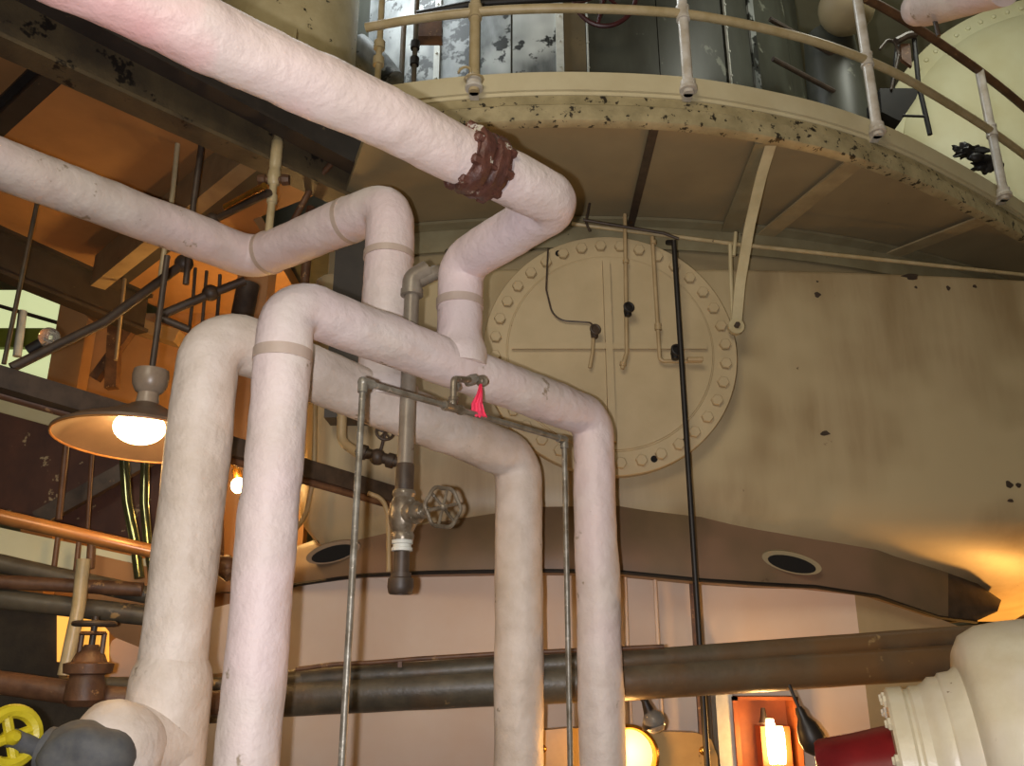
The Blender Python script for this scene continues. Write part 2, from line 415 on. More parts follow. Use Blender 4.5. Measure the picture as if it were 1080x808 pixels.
for i, (p, w) in enumerate(rp):
    loop = []
    for k in range(12):
        s_ = -1 + 2*k/11; loop.append(p + V(s_*w, .008*math.sin(s_*6+i), -.010*abs(math.sin(s_*5))*(i/4)))
    loop2 = [q + V(0,.003,0) for q in reversed(loop)]
    st_.append(loop+loop2)
mbr.sweep(st_).build('pink_ribbon', M_PINK)
tag(bpy.data.objects['pink_ribbon'], 'crumpled bright pink ribbon tied round the small cock', 'ribbon')

# =================================================================== GREY STEAM PIPE WITH GLOBE VALVE
YG = 3.7
gx, gy = vert(427, 500, YG)
zt = zat(300, YG); zv = zat(543, YG)
t = thing('drain_pipe', V(gx, gy, zat(625, YG)), 'brown-grey vertical drain pipe with globe valve and capped open end', 'pipe')
MB().tube([V(gx, gy, zv+.06), V(gx, gy, zt), V(gx+.10, gy+.02, zt+.07), V(gx+.16, gy+.10, zt+.11)], .036, seg=20, bend=.04).build('tubing', M_GREYP, t)
MB().tube([V(gx, gy, zt-.05), V(gx, gy, zt+.03), V(gx+.07, gy+.01, zt+.08)], .048, seg=20, bend=.05).lathe([(.05,-.03),(.054,-.028),(.054,0),(.05,.002)], V(gx,gy,zt-.03), (0,0,1), seg=20).build('elbow', M_GREYP, t)
MB().lathe([(.037,0),(.041,.0),(.041,.12),(.037,.13)], V(gx, gy, zat(520,YG)), (0,0,1), seg=20).build('coupling', M_DARK, t)
# valve body
vb = V(gx, gy, zv)
MB().lathe([(.036,-.11),(.048,-.11),(.052,-.09),(.045,-.075),(.06,-.045),(.066,0),(.06,.045),(.045,.075),(.052,.09),(.048,.105),(.036,.11)], vb, (0,0,1), seg=24).build('valve_body', M_VALVE, t); vbo = bpy.context.scene.collection.objects[-1]
hw = pt(467, 535, YG-.16); bax = (hw - vb).normalized()
L = (hw-vb).length
MB().lathe([(.05,.02),(.052,.05),(.045,.065),(.05,.07),(.05,.085),(.034,.09),(.03,.11),(.034,.115),(.034,.13),(.018,.135),(.016,.155)], vb, bax, seg=18).build('bonnet', M_VALVE, vbo)
MB().lathe([(.009,.1),(.009,L+.02)], vb, bax, seg=10).build('stem', M_VALVE, vbo)
wx = V(.45, -1, .05).normalized(); wx = bax
def handwheel(parent, c, ax, Rr, r, m, spokes=5, hub=.18, name='handwheel', lobes=0, dish=0.0):
    mb = MB(); x, y, z = frame(ax)
    n = 40; ms = 8; base = len(mb.v)
    for i in range(n):
        a = 2*PI*i/n; rr = Rr*(1+(.05*math.cos(lobes*a) if lobes else 0)); d = x*math.cos(a)+y*math.sin(a)
        for k in range(ms):
            b = 2*PI*k/ms; mb.v.append(Vector(c) + d*(rr+r*math.cos(b)) + z*r*math.sin(b))
    for i in range(n):
        j = (i+1) % n
        for k in range(ms): mb.f.append((base+i*ms+k, base+j*ms+k, base+j*ms+(k+1) % ms, base+i*ms+(k+1) % ms))
    for k in range(spokes):
        a = 2*PI*k/spokes+.3; d = x*math.cos(a)+y*math.sin(a)
        mb.tube([Vector(c)-z*dish+d*Rr*hub*.5, Vector(c)-z*dish*.6+d*Rr*.5, Vector(c)+d*Rr], r*.75, seg=8)
    mb.lathe([(Rr*hub,-r*1.2-dish),(Rr*hub,r*1.2-dish),(Rr*hub*.5,r*2-dish)], c, z, seg=12)
    return mb.build(name, m, parent)
handwheel(vbo, hw, (.75,-1,-.05), .083, .009, M_VALVE, 6, lobes=6)
MB().lathe([(.038,.0),(.046,.0),(.046,-.02),(.04,-.022),(.04,-.035),(.046,-.037),(.046,-.05),(.038,-.052)], vb+V(0,0,-.105), (0,0,1), seg=20).build('silver_collar', M_STRIP, t)
zc = zat(575, YG); zd = zat(604, YG); ze = zat(627, YG)
MB().lathe([(.034,zc+.03),(.034,zd),(.044,zd),(.044,zd-.02),(.054,zd-.025),(.056,ze+.03),(.05,ze+.005),(.044,ze),(.03,ze),(.03,ze+.03)], V(gx,gy,0), (0,0,1), seg=24).build('end_fitting', M_DARK, t)

# =================================================================== VESSEL
def vplan(X): return 5.22 + (X-.6)**2/46
def nplan(X): return 11.64 - math.sqrt(max(0, 6.4**2-(X-.45)**2))
plan = [V(-1.40, 9, 0), V(-1.40, 6.0, 0), V(-1.385, 5.5, 0), V(-1.35, 5.38, 0), V(-1.28, 5.31, 0)]
X = -1.15
while X < 5.3: plan.append(V(X, vplan(X), 0)); X += .15
plan += [V(5.5, 9, 0)]
prof = [(1.2, 4.11), (.04, 4.10), (.01, 4.085), (0, 4.06), (0, 3.6), (0, 2.62), (.004, 2.54), (.02, 2.46), (.06, 2.38), (.13, 2.30), (.25, 2.21), (.5, 2.08), (.9, 1.95), (1.4, 1.86)]
sts = []
for i, p in enumerate(plan):
    a = plan[max(0, i-1)]; b = plan[min(len(plan)-1, i+1)]; tdir = (b-a).normalized(); nrm = V(-tdir.y, tdir.x, 0)
    if nrm.y < 0 and i > 4: nrm = -nrm
    if i <= 4: nrm = V(abs(nrm.x), abs(nrm.y), 0)
    if i == len(plan)-1: nrm = V(-1, 0, 0)
    sts.append([V(p.x, p.y, z) + nrm*o for o, z in prof])
tv = thing('steam_vessel', V(.6, 5.3, 2.1), 'huge tan riveted steel vessel wall behind the pipes', 'vessel')
tag(tv, 'huge tan steel vessel wall rising behind the pipes to the gallery', 'vessel')
MB().sweep(sts, closed_prof=False).build('shell', M_TAN, tv, sharp=60)
nk = [[V(X_, nplan(X_)+.02, 4.02), V(X_, nplan(X_)+.02, 4.80), V(X_, nplan(X_)+.12, 4.80), V(X_, nplan(X_)+.12, 4.02)] for X_ in [-1.3+.2*k for k in range(35)]]
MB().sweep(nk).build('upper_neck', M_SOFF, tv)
# neck under the cover
CC = V(pt(643.5, 378, 5.06).x, 5.06, 3.435)
MB().lathe([(.74, .0), (.74, .35)], CC+V(0,.04,0), (0,1,0), seg=72).build('cover_neck', M_TAN, tv)
# patches of bare metal on the shell
def shell_pt(px, py):
    Y = 5.2
    for _ in range(12):
        p = pt(px, py, Y); Y = vplan(p.x)
    return pt(px, py, Y)
for (px, py, w, h) in ((862,311,.022,.018),(862,297,.009,.006),(960,292,.06,.02),(966,303,.01,.01),(1000,304,.014,.016),(1028,302,.014,.014),(1064,511,.024,.022),(1074,512,.02,.014),(1066,528,.018,.012),(870,457,.03,.016)):
    p = shell_pt(px, py); n = V(0,-1,0); x = V(0,0,1).cross(n)
    poly = [p + n*.002 + x*(w*math.cos(a)*(1+.25*math.sin(3*a+px))) + V(0,0,h*math.sin(a)*(1+.2*math.cos(2*a+py))) for a in [2*PI*k/14 for k in range(14)]]
    MB().plate(poly, -n*.006).build('bare_patch', M_DARK, tv)

# cover
t = thing('bolted_cover', CC, 'large round bolted manhole cover with a raised cross on the vessel', 'cover')
MB().lathe([(.80,.06),(.80,.0),(.795,-.008),(.655,-.008),(.65,-.014),(.645,-.014),(.64,-.022),(.1,-.026),(.0,-.026)][::-1], CC, (0,1,0), seg=96).build('cover_plate', M_COVER, t, sharp=25)
MB().lathe([(.77,.065),(.79,.065),(.79,.09),(.77,.09)], CC, (0,1,0), seg=96).build('gasket', M_DARK, t)
NB = 36
skip = {}
bc = 0
holes = [(589,267),(722,466),(690,484)]
for k in range(NB):
    a = 2*PI*(k+.3)/NB; c = CC + V(math.cos(a)*.725, -.008, math.sin(a)*.725)
    d = c-EYE; dep = d.y*cp+d.z*sp; q = (W/2+F*d.x/dep, H/2-F*(d.z*cp-d.y*sp)/dep)
    if False: continue
    MB().lathe([(.022,0),(.037,0),(.037,-.026),(.032,-.032),(.0,-.032)][::-1], c, (0,1,0), seg=6, up=(math.sin(k*2.1), 0, math.cos(k*2.1))).build('bolt', M_COVER, t, sharp=25)
for (px, py) in holes:
    c = pt(px, py, 5.045); MB().lathe([(.021,0),(.021,.01)], c, (0,1,0), seg=14).build('bolt_hole', M_HOLE, t)
MB().prism(CC+V(-.62,-.04,.015), CC+V(.60,-.04,.015), [(-.02,-.020),(.03,-.008),(.03,.008),(-.02,.020)]).build('cross_rib', M_COVER, t)
MB().bar(CC+V(-.01,-.045,-.60), CC+V(-.01,-.045,.60), .045, .045, up=(0,1,0)).build('cross_rib', M_COVER, t)

# gauge lines on the cover
def pc(px, py, o=.05): return pt(px, py, 5.06-o)
def cockvalve(parent, px, py, o, m=M_BLACK, s=1.0):
    c = pc(px, py, o)
    MB().lathe([(.014*s,-.035*s),(.02*s,-.03*s),(.024*s,0),(.02*s,.03*s),(.014*s,.035*s)], c, (0,0,1), seg=12).lathe([(.012*s,0),(.012*s,.05*s)], c, (0,-1,0), seg=10).build('cock_body', m, parent)
    MB().torus(c+V(0,-.055*s,0), (0.25,-1,.1), .026*s, .008*s, seg=20, ms=8).lathe([(.008*s,-.004),(.03*s,0),(.008*s,.004)], c+V(0,-.055*s,0), (0.25,-1,.1), seg=10).build('cock_wheel', m, parent)
t = thing('gauge_line', pc(578,265), 'thin black capillary line curving to a cock left of centre on cover', 'gauge pipe')
MB().tube([pc(578,262,.05), pc(576,305,.05), pc(584,338,.05), pc(620,340,.05), pc(624,341,.06), pc(625,348,.06)], .006, seg=8, bend=.12).build('tubing', M_DARK, t)
cockvalve(t, 627, 351, .07, M_DARK, 1.1)
MB().tube([pc(626,355,.07), pc(625,372,.07), pc(622,388,.07)], .012, seg=10).build('spout', M_COV2, t)
t = thing('gauge_line', pc(659,240), 'straight tan gauge line with black cock high on the cover', 'gauge pipe')
MB().tube([pc(659,226,.08), pc(660,300,.08), pc(661,372,.08), pc(656,389,.08)], .013, seg=10, bend=.02).lathe([(.013,-.012),(.02,-.012),(.02,.012),(.013,.012)], pc(660,276,.08), (0,0,1), seg=10).lathe([(.013,-.012),(.02,-.012),(.02,.012),(.013,.012)], pc(657,384,.08), (0.2,0,1), seg=10).build('tubing', M_COV2, t)
cockvalve(t, 662, 328, .10, M_BLACK, 1.1)
t = thing('gauge_line', pc(689,250), 'tan gauge line turning right at its foot to a black cock', 'gauge pipe')
MB().tube([pc(688,250,.08), pc(691,300,.08), pc(696,381,.08), pc(740,381,.08)], .013, seg=10, bend=.03).lathe([(.013,-.02),(.022,-.02),(.022,.02),(.013,.02)], pc(694,345,.08), (0,0,1), seg=10).lathe([(.013,-.012),(.02,-.012),(.02,.012),(.013,.012)], pc(689,256,.08), (0,0,1), seg=10).build('tubing', M_COV2, t)
cockvalve(t, 712, 373, .11, M_BLACK, 1.2)
MB().tube([pc(725,379,.12), pc(741,379,.12)], .016, seg=8).build('cock_spout', M_COV2, t)

# black rod
rx, ry = vert(738, 680, 4.85)
tag(MB().tube([V(rx, ry, .0), V(rx, ry, zat(254, 4.85))], .0165, seg=12).tube([V(rx, ry, zat(256, 4.85)), V(rx-.03, ry+.05, zat(252, 4.85))], .018, seg=10).build('standpipe', M_BLACK), 'tall thin black rod standing in front of the round cover', 'rod')

# horizontal service pipes right under the gallery
tag(MB().tube([pt(603,236,5.0), pt(780,258,5.02), pt(1100,292,5.5)], .014, seg=10).build('conduit', M_RAIL), 'long thin tan conduit running under gallery at top of vessel', 'conduit')
tag(MB().tube([pt(615,232,4.95), pt(700,246,4.97), pt(716,252,4.97)], .010, seg=10).tube([pt(622,214,4.98),pt(618,234,4.98),pt(622,244,4.98)], .009, seg=8).build('conduit', M_DARK), 'short dark conduit meeting the black rod under the gallery', 'conduit')
tag(MB().tube([pt(770,258,4.98), pt(771,300,4.98), pt(773,344,4.98)], .013, seg=8).tube([pt(776,245,4.98), pt(774,270,4.98)], .012, seg=8).build('conduit', M_CREAM), 'short cream upright conduit beside the foot of the curved bracket', 'conduit')

# =================================================================== GALLERY
GR = 0.0
gl_pts = []
for k in range(8):
    X_ = -.84 + k*.18; gl_pts.append(V(X_, 8.3-math.sqrt(4.3**2-(X_-.3)**2), 0))
for q in ((680,127.5),(740,132),(810,143),(880,158.5),(950,182),(1015,213),(1075,246),(1130,282),(1180,320)):
    p = ptz(q[0], q[1], 4.40); gl_pts.append(V(p.x, p.y, 0))
def crom(P, t):
    n = len(P)-1; i = min(int(t*n), n-1); u = t*n-i
    p0, p1, p2, p3 = P[max(i-1,0)], P[i], P[i+1], P[min(i+2,n)]
    return .5*((2*p1)+(p2-p0)*u+(2*p0-5*p1+4*p2-p3)*u*u+(3*p1-p0-3*p2+p3)*u**3)
def gp(a, r, z):
    p = crom(gl_pts, a); q = crom(gl_pts, min(1, a+.01)) - crom(gl_pts, max(0, a-.01)); q.normalize()
    n = V(q.y, -q.x, 0); p = p + n*r
    return V(p.x, p.y, z)
A_L = 0.0; A_R = 1.0
tg = thing('gallery', V(.3, 4.2, 4.4), 'curved cream walkway gallery ringing the vessel overhead', 'gallery')
N = 90
angs = [A_L + (A_R-A_L)*k/N for k in range(N+1)]
st = []
for k, a in enumerate(angs):
    o_ = gp(a, GR-.045, 4.44); X_ = -1.3 + (5.0+1.3)*k/N; i_ = V(X_, nplan(X_)-.006, 4.44)
    st.append([o_, i_, i_+V(0,0,.06), o_+V(0,0,.06)])
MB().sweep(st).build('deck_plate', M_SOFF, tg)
def ringprof(prof):
    return [[gp(a, GR+dr, z) for dr, z in prof] for a in angs]
MB().sweep(ringprof([(-.05,4.38),(-.005,4.38),(.01,4.39),(.01,4.485),(-.02,4.51),(-.03,4.575),(-.045,4.575),(-.045,4.39),(-.05,4.39)])).build('rim_beam', M_RIM, tg)
MB().sweep(ringprof([(-.035,4.572),(-.022,4.572),(-.020,4.592),(-.004,4.594),(-.004,4.71),(-.02,4.71),(-.035,4.60)])).build('toe_board', M_TOE, tg)
for (ax_, ay, bx, by, w, m) in ((690,132,664,240,.05,M_DARK),(808,148,768,246,.13,M_SEAT),(903,168,800,252,.13,M_RIB),(1046,226,912,278,.13,M_RIB)):
    p = ptz(ax_, ay, 4.42); q = ptz(bx, by, 4.42); p.z = q.z = 4.41
    MB().prism(p, q, [(-w/2,-.012),(w/2,-.012),(w/2,.0),(.008,.0),(.008,.03),(-.008,.03),(-.008,.0),(-w/2,.0)]).build('deck_rib', m, tg)
# inner seat angle against the vessel
ang = [[V(X, nplan(X)-o, z) for o, z in ((.0,4.24),(.022,4.24),(.022,4.40),(.10,4.415),(.10,4.435),(.0,4.435))] for X in [-1.1+.2*k for k in range(30)]]
MB().sweep(ang).build('seat_angle', M_SEAT, tg)
# curved strut bracket
t = thing('bracket_strut', pt(776,345,4.98), 'curved cream strut propping the gallery right of the round cover', 'bracket')
ss = [pt(815,146,4.22), pt(803,185,4.42), pt(790,240,4.68), pt(780,300,4.88), pt(776,347,5.0)]
path = resample(fillet(ss, .6, 6), .05)
stn = [[p+V(-.032,-.012,0), p+V(.032,-.012,0), p+V(.032,.012,0), p+V(-.032,.012,0)] for p in path]
MB().sweep(stn).build('strap', M_CREAM, t)
MB().lathe([(.05,-.02),(.05,.02)], pt(776,345,4.97), (0,1,0), seg=20).build('foot_eye', M_CREAM, t)
MB().lathe([(.018,-.05),(.018,.0)], pt(776,345,4.97), (0,1,0), seg=6).build('bolt', M_DARK, t)
# railing
rail_ang = []
tr = thing('gallery_railing', V(.3, 4.0, 4.6), 'curved pipe handrail with cream posts along the gallery edge', 'railing')
RR = .045
def rail(z, r, m, name, a0=A_L, a1=A_R):
    n = 80
    MB().tube([gp(a0+(a1-a0)*k/n, RR, z) for k in range(n+1)], r, seg=12).build(name, m, tr)
zmid = 5.10
rail(zmid, .027, M_RAIL, 'mid_rail')
rail(5.60, .029, M_RUSTP, 'top_rail', A_L, A_R)
for px, py in ((500,92), (726,95), (925,130), (1059,195)):
    best = None
    for k in range(1500):
        a = A_L + (A_R-A_L)*k/1500; p = gp(a, RR, 4.60); d = p-EYE; dep = d.y*cp+d.z*sp; q = W/2+F*d.x/dep
        if best is None or abs(q-px) < best[0]: best = (abs(q-px), a)
    a = best[1]; p = gp(a, RR, 4.56)
    po = MB().lathe([(.03,0),(.03,1.04)], p, (0,0,1), seg=16).build('post', M_POST if px > 700 else M_RAIL, tr)
    MB().lathe([(.05,.0),(.05,.02),(.042,.03),(.042,.06),(.03,.065)], p+V(0,0,.02), (0,0,1), seg=16).bar(p+V(0,0,.02), p+V(0,.07,.02), .05,.04).build('post_socket', M_POST, po)
    MB().lathe([(.03,-.045),(.039,-.045),(.039,-.03),(.036,-.028),(.036,.028),(.039,.03),(.039,.045),(.03,.045)], V(p.x,p.y,zmid), (0,0,1), seg=16).build('post_fitting', M_POST if px > 700 else M_RAIL, po)
    if px == 500:
        MB().torus(p+V(-.05,-.04,.10), (0.2,1,0), .035, .008, seg=16, ms=6, a0=0, a1=4.6).build('hook', M_RAIL, tr)
        MB().torus(p+V(0,-.02,.07), (0,0,1), .05, .006, seg=16, ms=6).build('clip', M_RAIL, tr)

# =================================================================== MACHINERY ABOVE THE GALLERY
DC = V(.3, 8.5, 0)
def dpt(a, r, z): return V(DC.x+r*math.sin(a), DC.y-r*math.cos(a), z)
td = thing('clad_drum', V(.3, 8.5, 4.5), 'tall round drum in mottled grey metal cladding above the gallery', 'drum')
nA = 48
def dsector(a0, a1, r, z0, z1, m, name):
    n = 24; st = []
    for k in range(n+1):
        a = a0+(a1-a0)*k/n
        st.append([dpt(a, r, z0), dpt(a, r+.015, z0), dpt(a, r+.015, z1), dpt(a, r, z1)])
    MB().sweep(st).build(name, m, td)
def ang_px(px, r, zz=5.2):
    best = None
    for k in range(2000):
        a = -1.4+2.8*k/2000; p = dpt(a, r, zz); d = p-EYE; dep = d.y*cp+d.z*sp; q = W/2+F*d.x/dep
        if best is None or abs(q-px) < best[0]: best = (abs(q-px), a)
    return best[1]
DRr = 2.9
MB().lathe([(DRr,4.82),(DRr,8.2),(DRr-.3,8.5)], DC, (0,0,1), seg=96).build('drum_shell', M_CLAD2, td)
cuts = [380, 436, 505, 540, 594, 622, 700, 775, 850, 905]
cm = [M_CLAD, M_CLAD, M_CLAD, M_CLAD, M_CERAM, M_CLAD2, M_CLAD2, M_CLAD2, M_CLAD2]
M_CPL = mat('weathered_tin', (120,104,76), (98,88,68), (64,56,44), rough=.5, scale=4, spot=.36, spot_scale=5, streak=.4)
cm[4] = M_CPL
for i in range(len(cuts)-1):
    dsector(ang_px(cuts[i]+1, DRr), ang_px(cuts[i+1]-1, DRr), DRr+.01+.012*(i % 2), 4.84, 8.1, cm[i], 'cladding_sheet')
for px, w, m in ((460,.05,M_STRIP), (592,.06,M_STRIP), (622,.012,M_STRIP), (776,.012,M_STRIP), (806,.08,M_CLAD)):
    a = ang_px(px, DRr); p = dpt(a, DRr+.05, 4.84)
    x = V(math.cos(a), math.sin(a), 0)
    mb = MB(); mb.bar(p, p+V(0,0,3.6), w, .02, up=(math.sin(a), -math.cos(a), 0))
    for k in range(14): mb.lathe([(.012,0),(.008,.012)], p+V(math.sin(a)*.01,-math.cos(a)*.01,.15+k*.24), (math.sin(a),-math.cos(a),0), seg=6)
    mb.build('batten', m, td)
# diagonal braces on the right side
for (a_, b_) in (((812,20),(900,70)), ((815,62),(905,110))):
    tag(MB().tube([pt(a_[0],a_[1],5.55), pt(b_[0],b_[1],5.9)], .02, seg=8).build('tie_rod', M_DARK), 'upper dark diagonal rod beside the drum' if a_[1] == 20 else 'lower dark diagonal rod beside the drum', 'rod')
# maroon handwheel
t = thing('handwheel_valve', pt(637,-30,5.1), 'large maroon spoked handwheel above the gallery', 'valve')
handwheel(t, pt(638,-6,5.2), (0,-1,-.35), .235, .018, M_REDW, 6, hub=.15)
MB().tube([pt(638,-6,5.2), pt(638,-6,5.2)+V(0,.35,.12)], .025, seg=12).build('spindle', M_DARK, t)
# small pipes left of the drum
for (px, w, Y, m, lab) in ((399,.022,4.9,M_RAIL,'tan upright pipe with couplings left of the drum, behind the railing'), (437,.018,4.95,M_BROWN,'dark upright rod with collar between railing posts'), (424,.02,5.3,M_BROWN,'thin grey upright pipe close to the drum cladding')):
    x, y = vert(px, 70, Y)
    t = thing('upright_pipe', V(x, y, 4.5), lab, 'pipe')
    MB().tube([V(x,y,4.5), V(x,y,6.2)], w, seg=12).build('tubing', m, t)
    if px != 424:
        for zz in (zat(48, Y), zat(65, Y)):
            MB().lathe([(w,-.03),(w*1.8,-.03),(w*1.8,.03),(w,.03)], V(x,y,zz), (0,0,1), seg=10).build('coupling', m if px == 399 else M_BLACK, t)
tag(MB().tube([pt(376,50,5.2), pt(398,70,5.2), pt(412,88,5.2)], .11, seg=20, bend=.2).build('grey_duct', M_CLAD), 'dull grey round duct at left end of the gallery', 'duct')
tag(MB().tube([pt(440,16,4.8), pt(500,4,4.8), pt(620,-4,4.8)], .03, seg=10).build('cable_bundle', M_BLACK), 'dark cable bundle just above the gallery handrail', 'cable')
tag(MB().box(pt(437,38,5.1), pt(466,22,5.1)+V(0,.1,0)).build('junction_box', M_RUSTP), 'small rust and ochre box behind the handrail', 'box')
# clad body right of the drum and the dark fittings
t = thing('vertical_duct', pt(880,100,6.0), 'dark grey streaked upright duct at right end of the drum', 'duct')
x, y = vert(878, 70, 6.0)
MB().lathe([(.20,4.5),(.20,5.15),(.24,5.2),(.24,5.9),(.2,6.6)], V(x,y,0), (0,0,1), seg=28).build('duct_body', M_CLAD2, t)
MB().ball(pt(893,8,5.6), .22, seg=20, rings=12).build('duct_head', M_SOFF, t)
# riveted tank on the right
t = thing('riveted_tank', V(4.6, 6.9, 4.4), 'large cream round tank with a riveted rim at the right', 'tank')
TC = pt(1128, 138, 6.9); tax = V(-.25,-1,.0).normalized(); Rt = 1.42
MB().lathe([(.0,-.10),(.6,-.085),(1.1,-.05),(1.36,.02),(Rt,.06),(Rt,.10),(Rt+.20,.10),(Rt+.20,.14),(Rt+.22,.2),(Rt+.22,2.0)], TC, -tax, seg=96).build('tank_end', M_TANK, t, sharp=30)
mb = MB(); x, y, z = frame(tax)
for k in range(72):
    a = 2*PI*k/72; mb.lathe([(.026,0),(.022,.016),(.01,.022)], TC + (x*math.cos(a)+y*math.sin(a))*(Rt+.10) + -tax*.10, tax, seg=8)
mb.build('rim_rivets', M_TANK, t)
# folding step chair
t = thing('steel_step_chair', pt(960,130,5.5), 'black metal step stool standing on gallery before the cream tank', 'stool')
Yc = 5.35
MB().tube([pt(964,40,Yc), pt(969,90,Yc), pt(981,142,Yc)], .018, seg=8).build('leg', M_BLACK, t)
MB().tube([pt(947,45,Yc+.1), pt(941,95,Yc+.1), pt(935,130,Yc+.1)], .018, seg=8).build('leg', M_BLACK, t)
MB().tube([pt(928,52,Yc), pt(936,42,Yc), pt(944,44,Yc), pt(948,58,Yc), pt(940,95,Yc)], .012, seg=8, bend=.04).build('side_bar', M_DARK, t)
MB().plate([pt(928,93,Yc), pt(970,93,Yc), pt(966,104,Yc+.0), pt(950,128,Yc), pt(930,118,Yc)], (0,.25,0)).build('seat', M_BLACK, t)
MB().tube([pt(952,122,Yc), pt(976,123,Yc)], .01, seg=8).build('rung', M_BLACK, t)
MB().tube([pt(945,44,Yc-.02), pt(956,38,Yc-.02), pt(966,36,Yc-.02)], .03, seg=8).build('back_rest', M_DARK, t)
MB().plate([pt(950,46,Yc), pt(960,46,Yc), pt(962,70,Yc), pt(951,62,Yc)], (0,.03,0)).build('back_panel', M_RUSTP, t)
t = tag(MB().ball(pt(1022,160,5.3), .07, 1.6,.8,.7, seg=24, rings=16, wob=.9, wf=22).ball(pt(1040,174,5.3), .07, 1.3,.8,.7, seg=24, rings=16, wob=.9, wf=22).ball(pt(1030,166,5.25), .04, 1.3,.8,.9, seg=12, rings=8).build('rag', M_BLACK), 'crumpled black rag on the gallery edge near the tank', 'rag')

# cream cylinder at top left
t = thing('cream_tank', pt(318,0,4.7), 'cream vertical tank above the thick pink pipe', 'tank')
x, y = vert(306, 20, 4.75); zb = zat(62, 4.3)
MB().lathe([(.34,zb+.05),(.42,zb),(.455,zb+.0),(.46,zb+.22),(.452,zb+.225),(.452,zb+1.5),(.3,zb+1.7)], V(x,y,0), (0,0,1), seg=48).build('tank_shell', M_CREAM, t)
mb = MB().bar(V(x+.18,y-.44,zb), V(x+.18,y-.44,zb+.22), .02,.02, up=(0,1,0)).build('seam_strap', M_CREAM, t)

# =================================================================== LOWER CASING (brown hull), PANEL, PIPES
top = [(215,604),(262,596),(310,577),(380,553),(450,540),(560,531),(650,532),(740,541),(800,553),(860,557),(925,554),(990,590),(1030,615),(1056,633)]
bot = [(218,624),(262,624),(310,616),(380,606),(450,603),(560,601),(650,602),(740,611),(800,615),(860,618),(925,628),(990,650),(1030,655),(1052,645)]
def hullY(px):  return 5.02 + .75*abs((px-630)/430)**2
st = []
for (a, b) in zip(top, bot):
    Y = hullY(a[0]); loop = []
    for k in range(9):
        s_ = k/8; py = a[1]+(b[1]-a[1])*s_; px = a[0]+(b[0]-a[0])*s_
        loop.append(pt(px, py, Y + .22*(1-s_)**2 - .0 + .05*s_ ))
    back = [q + V(0, .35, 0) for q in (loop[-1], loop[4], loop[0])]
    st.append(loop+back)
tH = thing('lower_casing', V(.4, 5.2, 2.1), 'brown boat-shaped casing curving under the tan vessel', 'casing')
# densify between stations
den = []
for i in range(len(st)-1):
    for k in range(4): den.append([p.lerp(q, k/4) for p, q in zip(st[i], st[i+1])])
den.append(st[-1])
ns = next(i for i, d_ in enumerate(den) if (d_[0].x*F/(d_[0].y*cp+(d_[0].z-1.6)*sp)+540) > 1000)
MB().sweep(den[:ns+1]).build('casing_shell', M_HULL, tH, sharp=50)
MB().sweep(den[ns:]).build('casing_nose', M_DARK, tH, sharp=50)
for (px, py, w, ang_) in ((834,593,.18,.22),(352,582,.17,-.25)):
    c = pt(px, py, hullY(px)+.04); x = V(math.cos(ang_), 0, -math.sin(ang_)); z_ = V(math.sin(ang_), 0, math.cos(ang_)); n = V(0,-1,-.25).normalized()
    loop = [c + n*.02 + x*w*math.cos(a) + z_*.062*math.sin(a) for a in [2*PI*k/28 for k in range(28)]]
    inn = [c + n*.025 + x*w*.8*math.cos(a) + z_*.046*math.sin(a) + z_*-.008 for a in [2*PI*k/28 for k in range(28)]]
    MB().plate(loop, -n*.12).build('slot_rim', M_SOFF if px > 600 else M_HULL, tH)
    MB().plate(inn, -n*.10).build('slot_opening', M_HOLE, tH)
# white plated wall below
Yp = 5.55
poly = [pt(112,690,Yp), pt(118,676,Yp), pt(150,656,Yp), pt(230,640,Yp), pt(310,620,Yp), pt(345,606,Yp), pt(430,603,Yp), pt(660,600,Yp), pt(740,611,Yp), pt(900,617,Yp)]
xl = poly[0].x; xrr = poly[-1].x
poly = [V(xrr, Yp, 0), V(xl, Yp, 0)] + poly
t = thing('plated_base', V(.2, Yp, 0), 'white painted plated base wall under the brown casing', 'base wall')
MB().plate(poly, (0,.3,0)).build('front_plate', M_WHITE, t)
q0 = pt(900,617,Yp); q1 = pt(1030,668,5.85)
MB().plate([V(xrr, Yp, 0), V(xrr,Yp,q0.z), q1, V(q1.x, q1.y, 0)], (.0,.3,0)).build('return_plate', M_COVER, t)
MB().tube([pt(q[0], q[1]+1, hullY(q[0])+.04) for q in bot[1:-1]], .012, seg=8).build('bottom_flange', M_BLACK, tH)
for px in (660, 692):
    x, y = vert(px, 640, 5.4)
    tag(MB().tube([V(x,y,0), V(x,y,zat(602,5.4))], .012, seg=10).build('conduit', M_WHITE), 'thin white upright conduit on the base wall, ' + ('left of the pair' if px == 660 else 'right of the pair'), 'conduit')
x, y = vert(735, 640, 5.5)
tag(MB().bar(V(x-.02,y-.04,0), V(x-.02,y-.04,zat(612,5.5)), .05, .03, up=(0,1,0)).build('seam_strip', M_RUSTP), 'rusty vertical seam strip on white base wall behind black rod', 'strip')
